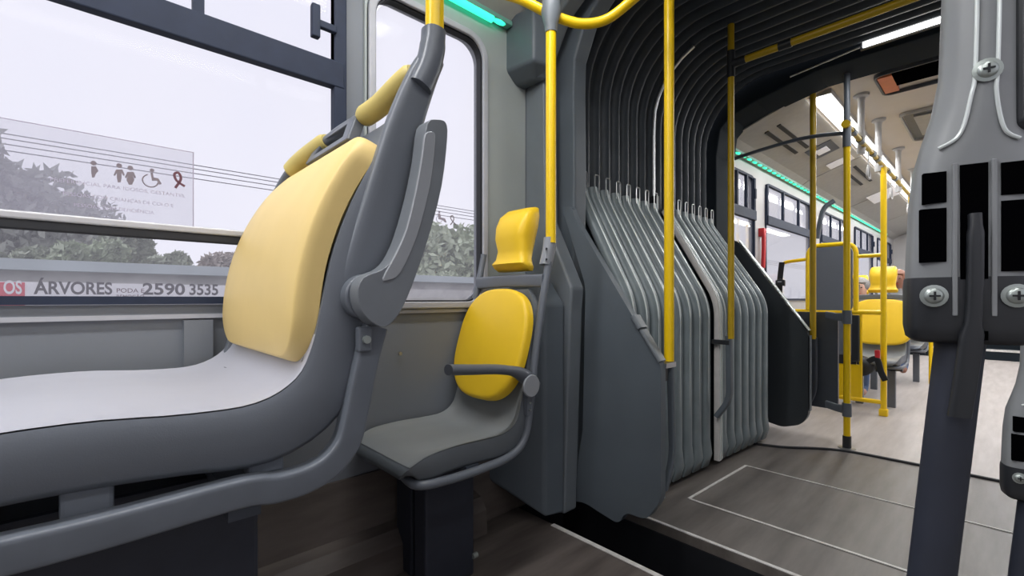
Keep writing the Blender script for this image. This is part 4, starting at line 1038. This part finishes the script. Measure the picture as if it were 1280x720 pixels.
# painted wall with sign board
ow = empty('roadside_wall', (WX, 0, GZ), 'long blue-grey roadside wall seen through the large window', 'wall')
MB().b2((WX-.25, -14, GZ), (WX, 26, 1.22)).build('wall_body', M['wallout2'], ow, smooth=False)
MB().b2((WX-.27, -14, 1.40), (WX-.05, 26, 1.55)).build('painted_band', M['wallout'], ow, smooth=False)
MB().b2((WX-.30, -14, 1.22), (WX-.26, 26, 1.40)).build('recess_band', M['wallout2'], ow, smooth=False)
sg = empty('sign_board', (WX+.05, -1, .7), 'long white sign board with red and dark lettering and a phone number', 'sign')
a, b = at(-120, 374, X=WX+.03), at(330, 374, X=WX+.03)
zt_ = at(100, 353.5, X=WX+.03).z
MB().b2((WX+.005, a.y, .80), (WX+.03, b.y, zt_)).build('board', M['sign_white'], sg, smooth=False)
c = at(-50, 374, X=WX+.035); d = at(31, 374, X=WX+.035)
MB().b2((WX+.03, c.y, .85), (WX+.036, d.y, zt_-.01)).build('red_block', M['sign_red'], sg, smooth=False)
def sign_text(s_, pxa, pxb, m, x, zb=1.075, h=.245, bold=.006):
    ya, yb = at(pxa, 374, X=x).y, at(pxb, 374, X=x).y
    ob = text_mesh(s_, h, lambda a_, b_: Vector((x, ya+a_, zb+b_)), m, 'lettering', sg, width=yb-ya, bold=bold)
    ob['label'] = 'lettering ' + s_
sign_text('OS', 4, 27, M['sign_white'], WX+.038)
sign_text('ÁRVORES', 43, 141, M['sign_ink'], WX+.032)
sign_text('2590', 178, 231, M['sign_ink'], WX+.032)
sign_text('3535', 236, 272, M['sign_ink'], WX+.032)
text_mesh('PODA E', .09, lambda a_, b_: Vector((WX+.032, at(145, 374, X=WX).y+a_, 1.10+b_)), M['ink_red'], 'lettering', sg, width=.32)
text_mesh('REMOÇÃO', .08, lambda a_, b_: Vector((WX+.032, at(145, 374, X=WX).y+a_, 1.01+b_)), M['ink_red'], 'lettering', sg, width=.32)

def foliage(name, c, r, n, m, parent=None, size=.16, blobs=8, flat=1.0):
    mb = MB(); c = Vector(c); R_ = random
    cent = [(c+Vector((R_.uniform(-.6, .6)*r[0], R_.uniform(-.6, .6)*r[1], R_.uniform(-.55, .6)*r[2])), R_.uniform(.38, .6)) for _ in range(blobs)]
    vs = []; fs_ = []
    for i in range(n):
        cc, k_ = R_.choice(cent)
        d = Vector((R_.gauss(0, 1), R_.gauss(0, 1), R_.gauss(0, 1))).normalized()*(R_.random()**.35)
        p = cc+Vector((d.x*r[0]*k_, d.y*r[1]*k_, d.z*r[2]*k_))
        u = Vector((R_.gauss(0, 1), R_.gauss(0, 1), R_.gauss(0, 1))).normalized(); v = u.orthogonal().normalized()
        s_ = size*R_.uniform(.5, 1.2); o_ = len(vs)
        vs += [p-u*s_, p+v*s_*.45, p+u*s_, p-v*s_*.45]; fs_.append((o_, o_+1, o_+2, o_+3))
    mb.add(vs, fs_)
    return mb.build(name, m, parent, smooth=False)
def tree(base, h, r, m, label, n=5000, size=.2, trunk=.12, blobs=9):
    t = empty('tree', base, label, 'tree')
    b = Vector(base); top = b+Vector((0, 0, h))
    foliage('crown', top-Vector((0, 0, r[2]*.9)), r, n, m, t, size, blobs)
    mb = MB(); mb.tube(catmull([b, b+Vector((.05, .1, h*.3)), b+Vector((-.05, -.05, h*.55)), top-Vector((0, 0, r[2]))], 5), [trunk*(1-.03*i) for i in range(16)], 10)
    for k_ in range(5):
        a_ = k_*1.3; q = b+Vector((0, 0, h*.5)); mb.tube([q, q+Vector((r[0]*.4*math.cos(a_), r[1]*.4*math.sin(a_), h*.25))], [trunk*.5, trunk*.2], 6)
    mb.build('trunk', M['bark'], t); return t
def tpos(px, X): v = at(px, 374, X=X); return (v.x, v.y, GZ)
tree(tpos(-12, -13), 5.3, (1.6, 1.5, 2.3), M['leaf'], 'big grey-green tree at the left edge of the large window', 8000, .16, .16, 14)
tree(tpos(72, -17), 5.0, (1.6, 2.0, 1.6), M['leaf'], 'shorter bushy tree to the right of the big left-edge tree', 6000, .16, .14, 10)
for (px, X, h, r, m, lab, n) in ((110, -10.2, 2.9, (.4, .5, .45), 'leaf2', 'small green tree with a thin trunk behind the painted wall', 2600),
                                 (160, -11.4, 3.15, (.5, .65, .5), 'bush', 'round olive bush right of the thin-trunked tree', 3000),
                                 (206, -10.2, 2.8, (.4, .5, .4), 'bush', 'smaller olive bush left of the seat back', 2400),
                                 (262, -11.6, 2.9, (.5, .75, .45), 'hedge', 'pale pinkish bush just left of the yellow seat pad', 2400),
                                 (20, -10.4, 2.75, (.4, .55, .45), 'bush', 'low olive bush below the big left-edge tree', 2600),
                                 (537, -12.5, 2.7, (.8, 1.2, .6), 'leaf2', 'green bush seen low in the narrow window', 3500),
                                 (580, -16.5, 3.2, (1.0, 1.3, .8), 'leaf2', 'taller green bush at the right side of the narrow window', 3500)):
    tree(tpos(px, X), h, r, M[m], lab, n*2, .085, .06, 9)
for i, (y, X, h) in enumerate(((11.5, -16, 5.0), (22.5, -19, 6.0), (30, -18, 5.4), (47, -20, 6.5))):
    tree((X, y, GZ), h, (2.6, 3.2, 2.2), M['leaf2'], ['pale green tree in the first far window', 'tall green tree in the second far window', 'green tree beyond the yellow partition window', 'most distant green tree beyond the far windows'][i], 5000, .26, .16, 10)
# low pale bank beyond the wall
bk_ = struct(MB().loft([[Vector(p) for p in ((-17, y, GZ), (-14, y, GZ), (-15, y, 1.55+.25*math.sin(y*.9)), (-17, y, 1.9+.2*math.sin(y*1.3)))] for y in [-16+1.5*i for i in range(36)]]).build('ground_bank', M['hedge']))
# cables
for i, (ya, yb_) in enumerate(((175, 226), (181, 230), (188, 233), (196, 238))):
    p1, p2 = at(0, ya-9, X=-14), at(400, ya-9+(374-ya+9)*400/1255, X=-14)
    d = (p2-p1).normalized()
    tag(MB().tube([p1-d*12, p1+d*60], .012, 6).build('overhead_cable', M['cable']), 'thin dark overhead cable outside the large window, %s of four' % ['highest', 'second', 'third', 'lowest'][i], 'cable', 'overhead cables')
